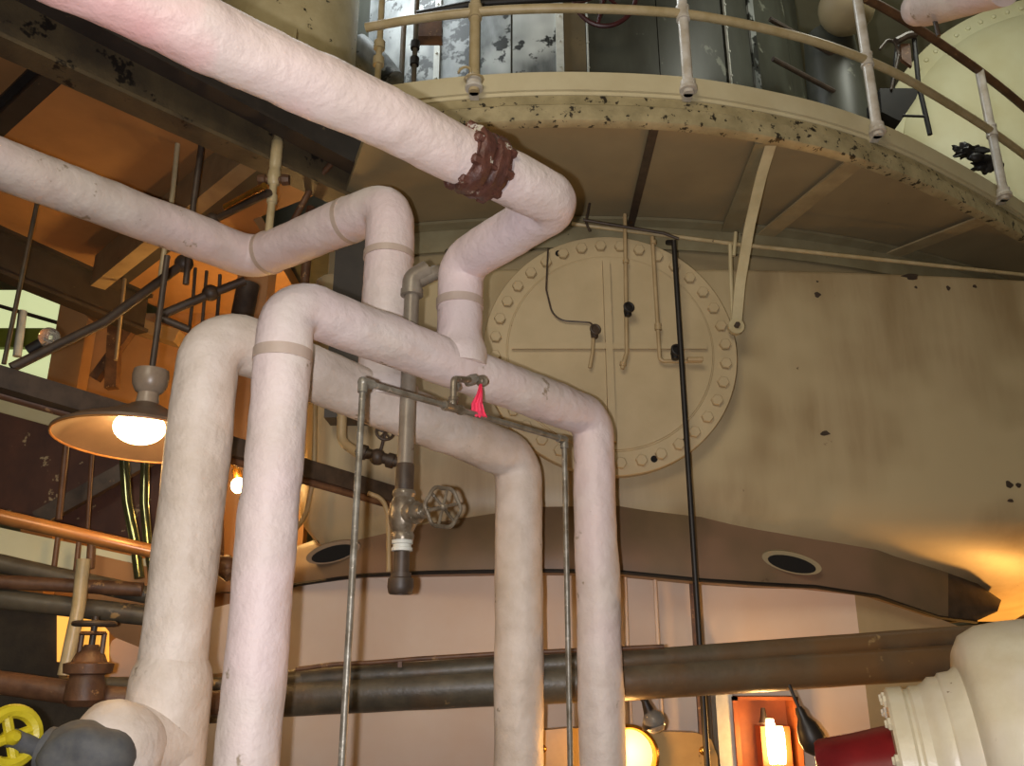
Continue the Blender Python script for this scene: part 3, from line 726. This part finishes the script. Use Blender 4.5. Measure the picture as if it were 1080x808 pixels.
# two long brown pipes
def P2(l): return [pt(*q) for q in l]
t = tag(MB().tube(P2([(222,742,4.6),(300,735,4.6),(520,724,4.6),(660,718,4.6),(1040,694,4.75)]), .096, seg=28, step=.06, wob=.003).build('horizontal_pipe', M_BROWN), 'thicker dark brown horizontal pipe, lower of the touching pair', 'pipe')
t = tag(MB().tube(P2([(222,722,4.58),(300,718,4.58),(520,704,4.58),(660,697,4.58),(1040,669,4.73)]), .052, seg=24, step=.06, wob=.002).build('horizontal_pipe', M_BROWN), 'thinner brown horizontal pipe lying on top of the thicker one', 'pipe')
tag(MB().tube(P2([(312,706,4.5),(350,701,4.5),(392,699,4.5),(440,695,4.5),(520,690,4.5),(700,682,4.5)]), .012, seg=10, bend=.2).bar(pt(422,696,4.5), pt(422,704,4.5), .02,.02, up=(0,1,0)).build('conduit', M_RUSTP), 'thin rusty conduit clipped above the brown horizontal pipes', 'conduit')

# =================================================================== BOTTOM: bulbs, plate, cable lamps, niche
t = thing('ochre_end_plate', pt(660,830,4.9), 'ochre bolted plate low down between the risers', 'plate')
pl = [(556,840),(556,772),(600,768),(735,773),(750,780),(757,798),(757,840)]
pp = [pt(a,b,5.0) for a,b in pl]; pp[0].z = 0; pp[-1].z = 0
MB().plate(pp, (0,.12,0)).build('plate', M_CERAM, t)
for px, py in ((743,792),(571,790)): MB().ball(pt(px,py,4.99), .03, 1,.5,.8, seg=14, rings=8).build('bolt', M_BRASS, t)
t = thing('bulkhead_lamp', pt(668,792,4.85), 'round glowing bulkhead lamp on the ochre plate', 'lamp')
c = pt(664,797,4.9)
MB().lathe([(.155,.0),(.155,-.06),(.14,-.075),(.13,-.06),(.13,.0)], c+V(0,.05,0), (0,1,0), seg=36).build('lamp_ring', M_BRASS, t)
MB().lathe([(.128,.0),(.1,-.02),(.05,-.03),(.0,-.032)][::-1], c+V(0,.04,0), (0,1,0), seg=32).build('lamp_glass', M_BULB, t)
def pl_light(name, loc, e, col, r=.05):
    l = bpy.data.lights.new(name, 'POINT'); l.energy = e; l.color = col; l.shadow_soft_size = r
    o = bpy.data.objects.new(name, l); COL.objects.link(o); o.location = loc; return o
ORG = (1, .52, .16)
# dark hanging lamp holders (unlit)
t = thing('unlit_lamp', pt(688,770,4.7), 'unlit hanging bulb in black holder beneath brown pipes', 'lamp')
MB().tube([pt(674,734,4.72), pt(681,742,4.7)], .012, seg=8).lathe([(.018,0),(.024,.03),(.03,.06),(.06,.11),(.066,.13)], pt(680,739,4.7), pt(690,765,4.7)-pt(680,739,4.7), seg=20).build('holder', M_RUBB, t)
MB().ball(pt(690,761,4.69), .058, seg=20, rings=12).build('bulb', M_GLASS, t)
t = thing('unlit_lamp', pt(858,780,4.6), 'black rubber lamp holder dangling above the red pipe', 'lamp')
MB().tube([pt(832,722,4.6), pt(844,750,4.6)], .009, seg=8).lathe([(.016,0),(.024,.02),(.026,.05),(.05,.09),(.066,.15),(.06,.20),(.03,.23)], pt(842,746,4.6), pt(862,792,4.6)-pt(842,746,4.6), seg=20).build('holder', M_RUBB, t)
# orange lit cabinet
t = thing('lit_cabinet', pt(813,830,5.2), 'open orange cabinet with a glowing lamp inside', 'cabinet')
Yn = 5.35
xa = pt(776,780,Yn).x; xb = pt(846,780,Yn).x; zt_ = zat(735,Yn)
mb = MB(); mb.box((xa,Yn+.0,.9),(xb,Yn+.02+.16,.92)).box((xa,Yn,zt_-.02),(xb,Yn+.18,zt_)).box((xa,Yn,.9),(xa+.03,Yn+.18,zt_)).box((xb-.03,Yn,.9),(xb,Yn+.18,zt_)).box((xa,Yn+.16,.9),(xb,Yn+.18,zt_))
mb.build('cabinet_body', M_ORB, t)
xc = pt(802,780,Yn).x; xd = pt(833,780,Yn).x
MB().box((xc,Yn-.02,.95),(xd,Yn+.1,zat(766,Yn))).build('lamp_housing', M_ORB, t)
MB().lathe([(.02,0),(.028,.05),(.028,.2),(.02,.24)], pt(816,806,Yn-.05), (0,0,1), seg=14).build('lamp_tube', M_BULBH, t)
MB().lathe([(.02,0),(.028,.05),(.028,.16),(.02,.2)], pt(825,806,Yn-.04), (0,0,1), seg=14).build('lamp_tube', M_BULBH, t)
MB().lathe([(.02,0),(.03,.01),(.02,.04),(.012,.09)], pt(806,764,Yn-.01), (0,0,1), seg=12).build('cable_gland', M_DARK, t)
tag(MB().box((pt(757,780,5.4).x,5.38,0),(pt(775,780,5.4).x,5.5,zat(700,5.4))).build('steel_post', M_STRIP), 'pale steel post left of the orange cabinet', 'post')
tag(MB().box((pt(744,780,5.3).x,5.3,0),(pt(752,780,5.3).x,5.38,zat(690,5.3))).build('steel_post', M_BLACK), 'narrow black post between the ochre plate and pale post', 'post')

# big cream valve and red pipe at the bottom right
Yv = 3.3
t = thing('flanged_valve', pt(1040,830,Yv), 'big cream flanged valve body at the bottom right corner', 'valve')
o0 = pt(1127, 806, Yv); o1 = pt(915, 812, Yv+.24); vax = (o1-o0).normalized()
MB().lathe([(.30,-.5),(.42,-.42),(.50,-.25),(.505,-.05),(.50,.12),(.49,.20),(.46,.26),(.41,.29),(.30,.30)], o0, vax, seg=56).lathe([(.24,-.3),(.22,-.6),(.2,-1.0),(.26,-1.15),(.26,-1.31)], o0, (0,0,1), seg=32).build('body', M_VBODY, t, sharp=60)
h0 = o0 + vax*.24
MB().lathe([(.30,-.05),(.34,.0),(.35,.03),(.35,.06),(.335,.08),(.33,.12),(.318,.13),(.318,.16),(.30,.18),(.29,.20)], h0, vax, seg=56).build('neck', M_VBODY, t, sharp=50)
h1 = h0 + vax*.23
fo = MB().lathe([(.24,-.06),(.282,-.06),(.29,-.05),(.29,.0),(.28,.01),(.28,.02),(.29,.03),(.29,.08),(.28,.09),(.14,.095)], h1, vax, seg=56).build('flange', M_VBODY, t)
x, y, z = frame(vax)
for k in range(12):
    a = 2*PI*(k+.4)/12; c = h1 + (x*math.cos(a)+y*math.sin(a))*.255
    MB().lathe([(.02,.08),(.024,.085),(.024,.10),(.016,.105),(.014,.112)], c, vax, seg=6).build('flange_bolt', M_VBODY, fo)
tag(MB().lathe([(.10,.0),(.118,.03),(.14,.12),(.15,.20),(.15,.26)][::-1] if False else [(.175,.09),(.17,.13),(.15,.24),(.135,.36),(.125,.375),(.06,.38)], h1+V(0,0,-.02), vax, seg=36).build('red_pipe', M_RED), 'dark red pipe stub bolted to the cream valve flange', 'pipe')

# =================================================================== BOTTOM LEFT VALVE
t = thing('lagged_valve', pt(110,830,3.0), 'bulging cream lagged valve with a blue-grey patch at bottom left', 'valve')
c = pt(122, 792, 3.1)
MB().ball(c, .165, 1.0,.95,1.0, seg=40, rings=24, wob=.08, wf=6).tube([c+V(-.02,0,0), V(x1, y1, c.z+.0)], .150, seg=36, step=.03, wob=.004).build('body', M_LAG3, t)
cb_ = pt(88, 800, 2.95)
MB().ball(cb_, .118, 1.1,1,.95, seg=32, rings=20, wob=.25, wf=7).tube([cb_, pt(48,790,2.95)], .07, seg=20, step=.03, wob=.004).build('grey_cover', M_BLUEG, t)
t2 = thing('yellow_handwheel', pt(12,775,2.95), 'yellow chipped handwheel at the bottom left corner', 'handwheel')
hc = pt(11, 778, 2.9)
handwheel(t2, hc, (1,-.75,.1), .078, .022, M_YEL, 4, hub=.3)
MB().tube([hc, pt(40,790,2.96)], .03, seg=14).build('spindle', M_BLUEG, t2)

# rusty horizontal pipe, valve with flat wheel
tag(MB().tube(P2([(-60,716,4.0),(0,720,4.05),(120,737,4.1),(215,742,4.2),(236,743,4.3)]), .052, seg=24, step=.05, wob=.003).build('horizontal_pipe', M_RUSTP), 'rusty brown horizontal pipe at left behind the yellow wheel', 'pipe')
tag(MB().tube(P2([(100,722,4.5),(236,722,4.55)]), .036, seg=20).build('horizontal_pipe', M_BROWN), 'short dark pipe behind the thickened foot of leftmost riser', 'pipe')
t = thing('gate_valve', pt(92,735,4.0), 'rusty gate valve with flat spoked wheel on the left pipe', 'valve')
x, y = vert(91, 720, 4.0); zz = lambda py: zat(py, 4.0)
MB().lathe([(.06,zz(745)),(.085,zz(738)),(.08,zz(722)),(.07,zz(712)),(.10,zz(710)),(.105,zz(700)),(.075,zz(698)),(.06,zz(690)),(.04,zz(686)),(.03,zz(680))], V(x,y,0), (0,0,1), seg=24).build('body', M_RUSTP, t)
MB().lathe([(.014,zz(700)),(.014,zz(650))], V(x,y,0), (0,0,1), seg=10).build('spindle', M_DARK, t)
MB().tube([V(x-.05,y,zz(690)), V(x-.05,y,zz(668))], .012, seg=8).tube([V(x+.05,y,zz(690)), V(x+.05,y,zz(668))], .012, seg=8).lathe([(.05,zz(670)),(.06,zz(669)),(.05,zz(666))], V(x,y,0), (0,0,1), seg=16).build('yoke', M_RUSTP, t)
handwheel(t, V(x,y,zz(658)), (0,0,1), .085, .012, M_DARK, 5, hub=.2)
tag(MB().tube([pt(88,590,4.3), pt(83,640,4.3), pt(68,712,4.3)], .032, seg=14).build('upright_pipe', M_RAIL), 'tan leaning pipe behind the flat spoked valve wheel', 'pipe')

# =================================================================== LEFT SIDE : GIRDERS
def ibeam(name, p0, p1, h, w, tf, m, label):
    tw = tf*.8
    pr = [(-w/2,0),(w/2,0),(w/2,tf),(tw/2,tf),(tw/2,h-tf),(w/2,h-tf),(w/2,h),(-w/2,h),(-w/2,h-tf),(-tw/2,h-tf),(-tw/2,tf),(-w/2,tf)]
    return tag(MB().prism(p0, p1, pr).build(name, m), label, 'girder')
g0 = ptz(-120, -5, 4.36); g1 = ptz(405, 232, 4.36)
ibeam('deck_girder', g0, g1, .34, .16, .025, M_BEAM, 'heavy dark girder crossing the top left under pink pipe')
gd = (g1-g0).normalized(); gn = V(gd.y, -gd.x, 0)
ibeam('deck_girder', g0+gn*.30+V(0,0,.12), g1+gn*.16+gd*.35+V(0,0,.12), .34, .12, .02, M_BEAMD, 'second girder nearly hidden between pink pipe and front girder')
# far edge girder
e0 = ptz(-60, 268, 4.30); e1 = ptz(150, 352, 4.30)
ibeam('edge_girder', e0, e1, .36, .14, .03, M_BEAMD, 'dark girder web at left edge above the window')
# cross beam with cream soffit
b0 = ptz(276, 172, 4.40); b1 = ptz(108, 305, 4.34)
t = thing('cross_beam', b0.lerp(b1,.5), 'diagonal beam with cream bottom flange under ochre ceiling', 'beam')
MB().prism(b0, b1, [(-.02,0),(.09,0),(.09,.03),(-.02,.03)]).prism(b0, b1, [(.05,.03),(.09,.03),(.09,.26),(.05,.26)]).build('cream_flange', M_BEAMC, t)
MB().prism(b0, b1, [(-.12,.02),(-.02,.02),(-.02,.26),(-.12,.26)]).build('dark_web', M_BEAMD, t)
# upper-left diagonal dark beam near corner
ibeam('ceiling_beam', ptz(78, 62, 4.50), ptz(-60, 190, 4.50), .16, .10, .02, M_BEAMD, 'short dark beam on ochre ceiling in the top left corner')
# brass glint pipe
tag(MB().tube(P2([(238,218,4.55),(279,196,4.25)]), .02, seg=14).build('brass_pipe', M_BRASS), 'short shiny brass pipe behind valve stack', 'pipe')
tag(MB().tube(P2([(208,240,4.7),(232,229,4.65),(284,203,4.3)]), .022, seg=14).ball(pt(224,232,4.66), .045, seg=14, rings=8).build('dark_pipe', M_DARK), 'dark elbowed pipe just below the shiny brass pipe', 'pipe')
# valve stack pipe (cream)
t = thing('valve_stack', pt(283,250,4.75), 'tan upright pipe with couplings and cross valve above the left pipe', 'pipe')
Ys = 4.35
x, y = vert(283, 250, Ys)
zq = lambda py: zat(py, Ys)
MB().lathe([(.022,zq(256)),(.022,zq(215)),(.03,zq(214)),(.03,zq(206)),(.022,zq(205)),(.022,zq(196)),(.034,zq(194)),(.04,zq(186)),(.034,zq(180)),(.03,zq(178)),(.034,zq(176)),(.034,zq(150)),(.028,zq(148)),(.024,zq(146)),(.022,zq(96)),(.022,zq(60))], V(x,y,0), (0,0,1), seg=18).build('tubing', M_RAIL, t)
MB().tube([V(x-.07,y,zq(190)), V(x+.07,y,zq(190))], .022, seg=12).lathe([(.03,-.09),(.034,-.07),(.034,-.05),(.02,-.04)], V(x,y,zq(190)), (1,0,0), seg=8).lathe([(.03,-.09),(.034,-.07),(.034,-.05),(.02,-.04)], V(x,y,zq(190)), (-1,0,0), seg=8).build('cross_fitting', M_RUSTP, t)
MB().tube([V(x,y,zq(130)), V(x-.10,y,zq(127))], .02, seg=10).build('side_outlet', M_RUSTP, t)
# rusty branch pipe
tag(MB().tube(P2([(362,130,4.7),(360,160,4.7),(330,195,4.7),(300,250,4.7)]), .02, seg=12, bend=.1).ball(pt(359,162,4.7), .04, seg=12, rings=8).tube(P2([(360,155,4.7),(395,150,4.9)]), .014, seg=8).build('rusty_branch_pipe', M_RUSTP), 'rusty bent branch pipe between pink pipe and left pipe elbow', 'pipe')
tag(MB().tube(P2([(208,52,4.2),(232,88,4.25),(262,122,4.3)]), .016, seg=10).build('tie_rod', M_CREAM), 'pale diagonal rod under the pink pipe at upper left', 'rod')
tag(MB().tube(P2([(250,104,4.3),(275,98,4.3),(292,88,4.3)]), .008, seg=8, bend=.2).build('wire', M_RAIL), 'thin curved wire below the pink pipe', 'wire')
tag(MB().ball(pt(344,152,4.9), .10, 1.1,.7,.8, seg=18, rings=10).tube(P2([(318,122,4.8),(335,130,4.8),(350,128,4.8)]), .035, seg=10).build('torn_lagging', M_CLAD), 'lump of torn grey lagging behind the pink pipe', 'lagging')
# hanger rods
rods = [((222,84,4.3),(204,215,4.35),(196,300,4.4),.018,M_DARK,'dark hanger rod nearest the shiny brass pipe'),
        ((190,125,4.6),(182,205,4.7),(168,300,4.8),.016,M_RAIL,'tan hanger rod left of the dark hanger rod'),
        ((61,86,4.9),(40,210,4.9),(4,384,4.9),.014,M_BROWN,'long leaning rod crossing the far left edge'),
        ((243,150,5.3),(241,172,5.3),(238,200,5.3),.012,M_DARK,'short rod between girder and cross beam'),
        ((218,150,5.2),(219,170,5.2),(217,190,5.2),.012,M_DARK,'short rod just right of the dark hanger rod'),
        ((133,270,6.0),(131,300,6.0),(122,380,6.0),.014,M_BEAMC,'thin ochre rod below the diagonal beam'),
        ((206,283,5.4),(204,310,5.4),(200,345,5.4),.012,M_DARK,'thin dark rod under left pipe, left of two'),
        ((218,286,5.4),(216,310,5.4),(213,345,5.4),.012,M_DARK,'thin dark rod under left pipe, right of two'),
        ((232,290,5.0),(231,310,5.0),(229,335,5.0),.012,M_DARK,'thin dark rod above first riser elbow')]
for a, b, c, r_, m, lab in rods:
    tag(MB().tube([pt(*a), pt(*b), pt(*c)], r_, seg=10).build('hanger_rod', m), lab, 'rod', 'hanger rods in the side bay')
# diagonal dark pipes
tag(MB().tube(P2([(196,276,4.6),(110,340,4.4),(12,388,4.2)]), .027, seg=16).ball(pt(194,278,4.6), .055, seg=14, rings=8).build('diagonal_pipe', M_DARK), 'long dark pipe slanting down to the left edge', 'pipe')
tag(MB().tube(P2([(258,296,4.7),(222,310,4.65),(166,334,4.55)]), .026, seg=16).ball(pt(222,309,4.65), .05, seg=14, rings=8).tube(P2([(166,334,4.55),(200,348,4.6)]), .022, seg=12).build('diagonal_pipe', M_DARK), 'short dark pipe with collar slanting behind first riser elbow', 'pipe')
tag(MB().tube(P2([(262,300,5.0),(256,330,5.0),(252,390,5.0)]), .07, seg=16).build('dark_duct', M_DARK), 'dark stubby duct behind first riser elbow', 'duct')

tag(MB().box((pt(352,290,5.05).x,5.05,3.0),(pt(392,290,5.05).x,5.25,4.40)).build('dark_stanchion', M_BEAMD), 'dark upright stanchion behind the drop of the left lagged pipe', 'stanchion')
tag(MB().tube([V(pt(322,290,5.0).x,5.0,2.6), V(pt(322,290,5.0).x,5.0,4.42)], .03, seg=14).build('rusty_upright', M_RUSTP), 'rusty upright pipe left of the dark stanchion', 'pipe')
tag(MB().plate([pt(60,646,5.25), pt(112,656,5.25), pt(112,703,5.25), pt(60,698,5.25)], (0,.04,0)).build('lit_wall_glow', M_WALLGLOW), 'glowing amber panel standing in for lit wall behind flat spoked valve wheel', 'glow panel')  # emissive panel stands in for the lamplit wall beyond
# pendant lamp
YLp = 3.7
lx, ly = vert(150, 465, YLp); zr = zat(465, YLp); rr_ = .368
t = thing('pendant_lamp', V(lx, ly, zr), 'large pendant lamp with wide enamel shade, lit, at left', 'lamp')
zcap = zat(382, YLp)
MB().lathe([(rr_,0),(rr_+.006,.004),(rr_-.01,.02),(.32,.065),(.22,.12),(.13,.165),(.07,.19),(.055,.21)], V(lx,ly,zr), (0,0,1), seg=56).build('shade', M_SHADE, t) if False else None
outer = [(rr_,0),(rr_+.008,.0),(rr_+.006,.012),(.32,.045),(.22,.085),(.13,.125),(.07,.16),(.05,.17)]
inner = [(.045,.160),(.07,.150),(.13,.115),(.22,.075),(.32,.036),(rr_,0)]
def openlathe(prof, o, m, name, parent, seg=56):
    st = []
    for k in range(seg+1):
        a = 2*PI*k/seg; st.append([o+V(r_*math.cos(a), r_*math.sin(a), h-r_*math.sin(a)*.05) for r_, h in prof])
    return MB().sweep(st, closed_prof=False).build(name, m, parent)
sh_ = openlathe(outer+inner, V(lx,ly,zr), M_SHADEI, 'shade', t)
MB().torus(V(lx,ly,zr), (0,.05,1), rr_+.002, .006, seg=56, ms=8).build('shade_rim', M_GOLD, sh_)
MB().lathe([(.045,.15),(.05,.17),(.045,.22),(.06,.23),(.075,.26),(.08,.30),(.075,.33),(.03,.34)], V(lx,ly,zr), (0,0,1), seg=24).build('lamp_cap', M_SHADE, t)
MB().tube([V(lx,ly,zr+.33), V(lx+.0,ly,zat(270,YLp))], .014, seg=12).build('stem', M_DARK, t)
MB().ball(V(lx-.02,ly,zr+.06), .088, 1.25,1.25,.85, seg=24, rings=14).build('bulb', M_BULBH, t)
# clear unlit bulb in the distance
t = thing('clear_bulb', pt(52,356,4.3), 'clear glass bulb against the window at left', 'lamp')
MB().ball(pt(52,356,4.3), .055, seg=20, rings=14).build('glass_bulb', M_GLASS, t)
MB().tube([pt(44,362,4.3), pt(30,370,4.3)], .03, seg=12).build('lamp_socket', M_BLACK, t)

# long dark rail
r0 = pt(-40, 388, 3.62); r1 = pt(418, 524, 5.3)
tag(MB().prism(r0, r1, [(-.05,-.05),(.05,-.05),(.05,-.035),(-.03,-.035),(-.03,.035),(.05,.035),(.05,.05),(-.05,.05)]).build('channel_rail', M_DARK), 'long dark channel rail from the left edge behind the risers', 'rail')
tag(MB().tube([pt(-40,404,3.7), pt(418,534,5.28)], .026, seg=12).build('rail_pipe', M_RUSTP), 'brown pipe slung right under the long channel rail', 'pipe')
# window and hall beyond
struct(MB().box((pt(-40,350,11).x,11,zat(400,11)),(pt(60,350,11).x,11.1,zat(306,11))).build('window_1', M_WIN, flat=True))
tag(MB().box((pt(-30,352,10.8).x,10.8,zat(366,10.8)),(pt(45,352,10.8).x,10.9,zat(346,10.8))).build('green_board', M_GREEN), 'yellow-green panel seen in front of the far window', 'panel')
tag(MB().tube([pt(24,328,7), pt(18,376,7)], .035, seg=12).build('white_post', M_STRIP), 'white upright tube in front of the far window', 'post')
tag(MB().tube([pt(-10,320,8), pt(66,342,8)], .02, seg=8).build('window_wire', M_DARK), 'thin dark cable sloping across the far window', 'cable')
tag(MB().box((pt(60,340,7.2).x,7.2,0),(pt(92,340,7.2).x,7.38,zat(312,7.2))).build('bay_column', M_OCHRE), 'ochre column right of the far window', 'column')
tag(MB().prism(pt(125,262,6.6), pt(185,385,6.9), [(-.05,-.02),(.05,-.02),(.05,.02),(-.05,.02)], up=(0,1,0)).build('bay_brace', M_BEAMC), 'ochre diagonal brace on the bay wall', 'brace') if False else None
tag(MB().prism(pt(98,330,7.1), pt(190,358,7.1), [(-.09,-.06),(.09,-.06),(.09,.06),(-.09,.06)]).build('bay_beam', M_BEAMC), 'ochre ledge beam across bay wall above lamp', 'beam')
tag(MB().prism(pt(140,345,7.0), pt(100,400,7.0), [(-.04,-.04),(.04,-.04),(.04,.04),(-.04,.04)]).build('bay_brace', M_RUSTP), 'rust coloured diagonal brace on ochre bay wall', 'brace')
tag(MB().prism(pt(122,335,6.95), pt(118,410,6.95), [(-.05,-.04),(.05,-.04),(.05,.04),(-.05,.04)], up=(0,1,0)).build('bay_brace', M_RUSTP), 'rust coloured upright beside diagonal brace on bay wall', 'brace')

# far wall strip coloured pale as if lit, peeling board, shelves
tag(MB().plate([pt(-30,403,6.2), pt(66,440,6.2), pt(66,462,6.2), pt(-30,425,6.2)], (0,.06,0)).build('lit_wall_strip', M_TANK), 'pale strip standing in for lit far wall above the peeling board', 'board')
tag(MB().plate([pt(-40,424,5.4), pt(150,476,5.4), pt(232,500,5.4), pt(232,604,5.4), pt(-40,540,5.4)], (0,.08,0)).build('peeling_board', M_BOARD), 'dark red-brown board with peeling paint behind the pendant lamp', 'board')
tag(MB().prism(pt(40,548,5.2), pt(180,470,5.3), [(-.03,-.05),(.03,-.05),(.03,.05),(-.03,.05)]).build('batten_strip', M_DARK), 'dark slanting strip across the peeling board', 'strip')
gpipe = tag(MB().tube(P2([(-40,535,3.9),(0,545,3.9),(158,581,4.2),(190,588,4.25)]), .033, seg=20).build('varnished_pipe', M_GOLD), 'glossy golden brown pipe at left below the pendant lamp', 'pipe')
tag(MB().plate([pt(-40,548,4.7), pt(165,592,4.9), pt(165,612,4.9), pt(-40,590,4.7)], (0,.05,0)).build('pale_shelf', M_TANK), 'pale ledge board under the golden pipe', 'board')
mb = MB()
for k in range(4): 
    c = pt(105+9.5*k, 590+2*k, 4.80); mb.lathe([(.018,0),(.018,.03)], c, (0,1,0), seg=10)
tag(mb.build('hole_row', M_HOLE), 'row of four dark holes in the pale ledge board', 'holes')
for (a_, b_, r_, m, lab) in (((-30,588,4.4),(156,628,4.6),.045,M_BROWN,'upper dull brown pipe of the bundle under the ledge'),
                             ((-30,612,4.3),(150,622,4.5),.035,M_RUSTP,'middle brown pipe of the bundle under the ledge'),
                             ((-30,628,4.35),(158,650,4.5),.05,M_BROWN,'lowest thick pipe of the bundle under the ledge')):
    tag(MB().tube([pt(*a_), pt(*b_)], r_, seg=18, step=.05, wob=.004).build('bundle_pipe', m), lab, 'pipe', 'bundled pipes under the ledge')
tag(MB().plate([pt(92,583,4.75), pt(165,600,4.75), pt(165,690,4.75), pt(120,672,4.75), pt(92,640,4.75)], (0,.05,0)).build('ochre_sheet', M_OCHRE), 'ochre panel lit from behind left of the first riser', 'panel')
tag(MB().plate([pt(-40,630,5.3), pt(66,648,5.3), pt(62,715,5.3), pt(-40,700,5.3)], (0,.1,0)).plate([pt(-40,700,5.3), pt(70,716,5.3), pt(200,750,5.3), V(pt(200,840,5.3).x,5.3,0), V(pt(-40,840,5.3).x,5.3,0)], (0,.1,0)).build('sooty_brickwork', M_BRICK), 'sooty dark wall panel low at the left edge', 'wall panel')
for (a, b, r_, lab) in (((70,468,4.9),(62,548,4.9),.018,'upright rust rod left of two below lamp shade'), ((97,480,4.9),(92,560,4.9),.012,'upright rust rod right of two below lamp shade'),
                        ((62,560,4.6),(57,598,4.6),.014,'short rod dropping from golden pipe, leftmost'), ((84,565,4.6),(80,602,4.6),.014,'short rod dropping from golden pipe, middle'),
                        ((97,568,4.6),(95,600,4.6),.022,'short thick rod dropping from golden pipe, rightmost')):
    tag(MB().tube([pt(*a), pt(*b)], r_, seg=10).build('drop_rod', M_RUSTP), lab, 'rod', 'rods under the pendant lamp')
tag(MB().tube(P2([(131,486,4.6),(134,530,4.6),(142,570,4.6),(147,610,4.6)]), .026, seg=16, bend=.3).build('bright_tube', M_STEEL), 'shiny curved tube under the lamp, left of two', 'tube')
tag(MB().tube(P2([(153,488,4.7),(152,530,4.7),(156,575,4.7),(162,612,4.7)]), .024, seg=16, bend=.3).build('bright_tube', M_STEEL), 'shiny curved tube under the lamp, right of two', 'tube')
# ochre column and bulb between first two risers
tag(MB().box((pt(228,500,5.9).x,5.9,0),(pt(263,500,5.9).x,6.1,4.6)).build('ochre_column', M_OCHRE), 'ochre column seen between the two left risers', 'column')
t = thing('bare_bulb', pt(250,512,5.5), 'bare glowing bulb between the two left risers', 'lamp')
MB().ball(pt(251,512,5.5), .045, 1,1,1.15, seg=20, rings=12).build('bulb', M_BULBH, t)
MB().lathe([(.02,0),(.028,.01),(.028,.06),(.012,.08)], pt(251,512,5.5)+V(0,0,.045), (-.4,0,1), seg=12).tube([pt(250,498,5.5), pt(242,486,5.5), pt(225,478,5.5)], .008, seg=8).build('lamp_socket', M_BRASS, t)
tag(MB().ball(pt(238,597,5.0), .07, .9,.8,.9, seg=16, rings=10).tube(P2([(226,592,5.0),(244,606,5.0)]), .05, seg=12).build('rusty_elbow', M_RUSTP), 'rusty pipe elbow low between two left risers', 'pipe fitting')

# small black valve cluster between risers
t = thing('small_valve', pt(385,476,4.9), 'small black globe valve on a tan elbow behind thin grey pipe', 'valve')
MB().tube(P2([(361,430,5.0),(360,466,5.0),(378,478,4.95)]), .03, seg=14, bend=.1).build('elbow', M_COV2, t)
MB().tube(P2([(376,475,4.95),(420,488,4.95)]), .032, seg=14).ball(pt(398,482,4.95), .05, seg=14, rings=8).lathe([(.045,-.02),(.045,.02)], pt(383,477,4.95), (1,0,-.3), seg=12).lathe([(.045,-.02),(.045,.02)], pt(412,486,4.95), (1,0,-.3), seg=12).build('body', M_DARK, t)
MB().tube(P2([(400,480,4.95),(406,458,4.9)]), .01, seg=8).build('spindle', M_DARK, t)
handwheel(t, pt(406,456,4.88), (.3,-1,.3), .05, .009, M_DARK, 5)
tag(MB().tube(P2([(388,520,4.85),(404,526,4.85),(410,545,4.85),(410,603,4.85)]), .014, seg=10, bend=.1).build('conduit', M_COV2), 'tan bent conduit dropping beside the globe valve', 'conduit')
tag(MB().tube(P2([(332,420,5.05),(331,500,5.05),(322,545,5.05),(310,560,5.05)]), .016, seg=10, bend=.2).build('conduit', M_COV2), 'tan conduit right behind the second riser', 'conduit')

# =================================================================== LIGHTS
def area(name, loc, tgt, size, e, col):
    l = bpy.data.lights.new(name, 'AREA'); l.energy = e; l.size = size; l.color = col
    o = bpy.data.objects.new(name, l); COL.objects.link(o); o.location = loc
    d = (Vector(tgt)-Vector(loc)); o.rotation_euler = d.to_track_quat('-Z', 'Y').to_euler(); return o
# on-camera flash
area('camera_flash', (-.10, .05, 1.60), (0.0, 3.5, 2.75), .035, 84, (1, .965, .985))
# lamps of the place
pl_light('pendant_light', (lx-.02, ly, zr-.12), 9, ORG, .08)
pl_light('bulb_light', pt(251,512,5.5)+V(0,-.12,0), 12, ORG, .05)
pl_light('bulkhead_light', pt(664,797,4.75), 10, ORG, .08)
pl_light('cabinet_light', pt(820,795,5.1), 12, ORG, .05)
pl_light('side_bay_light', (-2.0, 6.4, 3.4), 75, (1,.62,.21), .15)
pl_light('right_bay_light', (4.0, 6.15, 1.0), 130, (1,.46,.10), .06)
pl_light('lower_left_light', (-2.6, 6.6, 1.8), 16, ORG, .1)
area('gallery_daylight', (-1.2, 5.2, 7.6), (.2, 6.0, 5.0), 1.2, 60, (.88,.96,1))
area('tank_light', (3.2, 4.6, 7.4), (4.3, 6.9, 5.2), .8, 45, (.98,1,.86))
area('hall_light', (-1.4, -2.2, 5.0), (1.0, 5, 3.2), 2.2, 140, (1,.87,.66))
w = bpy.data.worlds.new('world'); S.world = w; w.use_nodes = True
w.node_tree.nodes['Background'].inputs[0].default_value = (.6,.5,.4,1); w.node_tree.nodes['Background'].inputs[1].default_value = .05
S.view_settings.view_transform = 'Standard'; S.view_settings.look = 'None'; S.view_settings.gamma = 1
S.view_settings.exposure = 0.0; S.view_settings.use_curve_mapping = False
for o in bpy.data.objects:
    if '_org' in o: del o['_org']
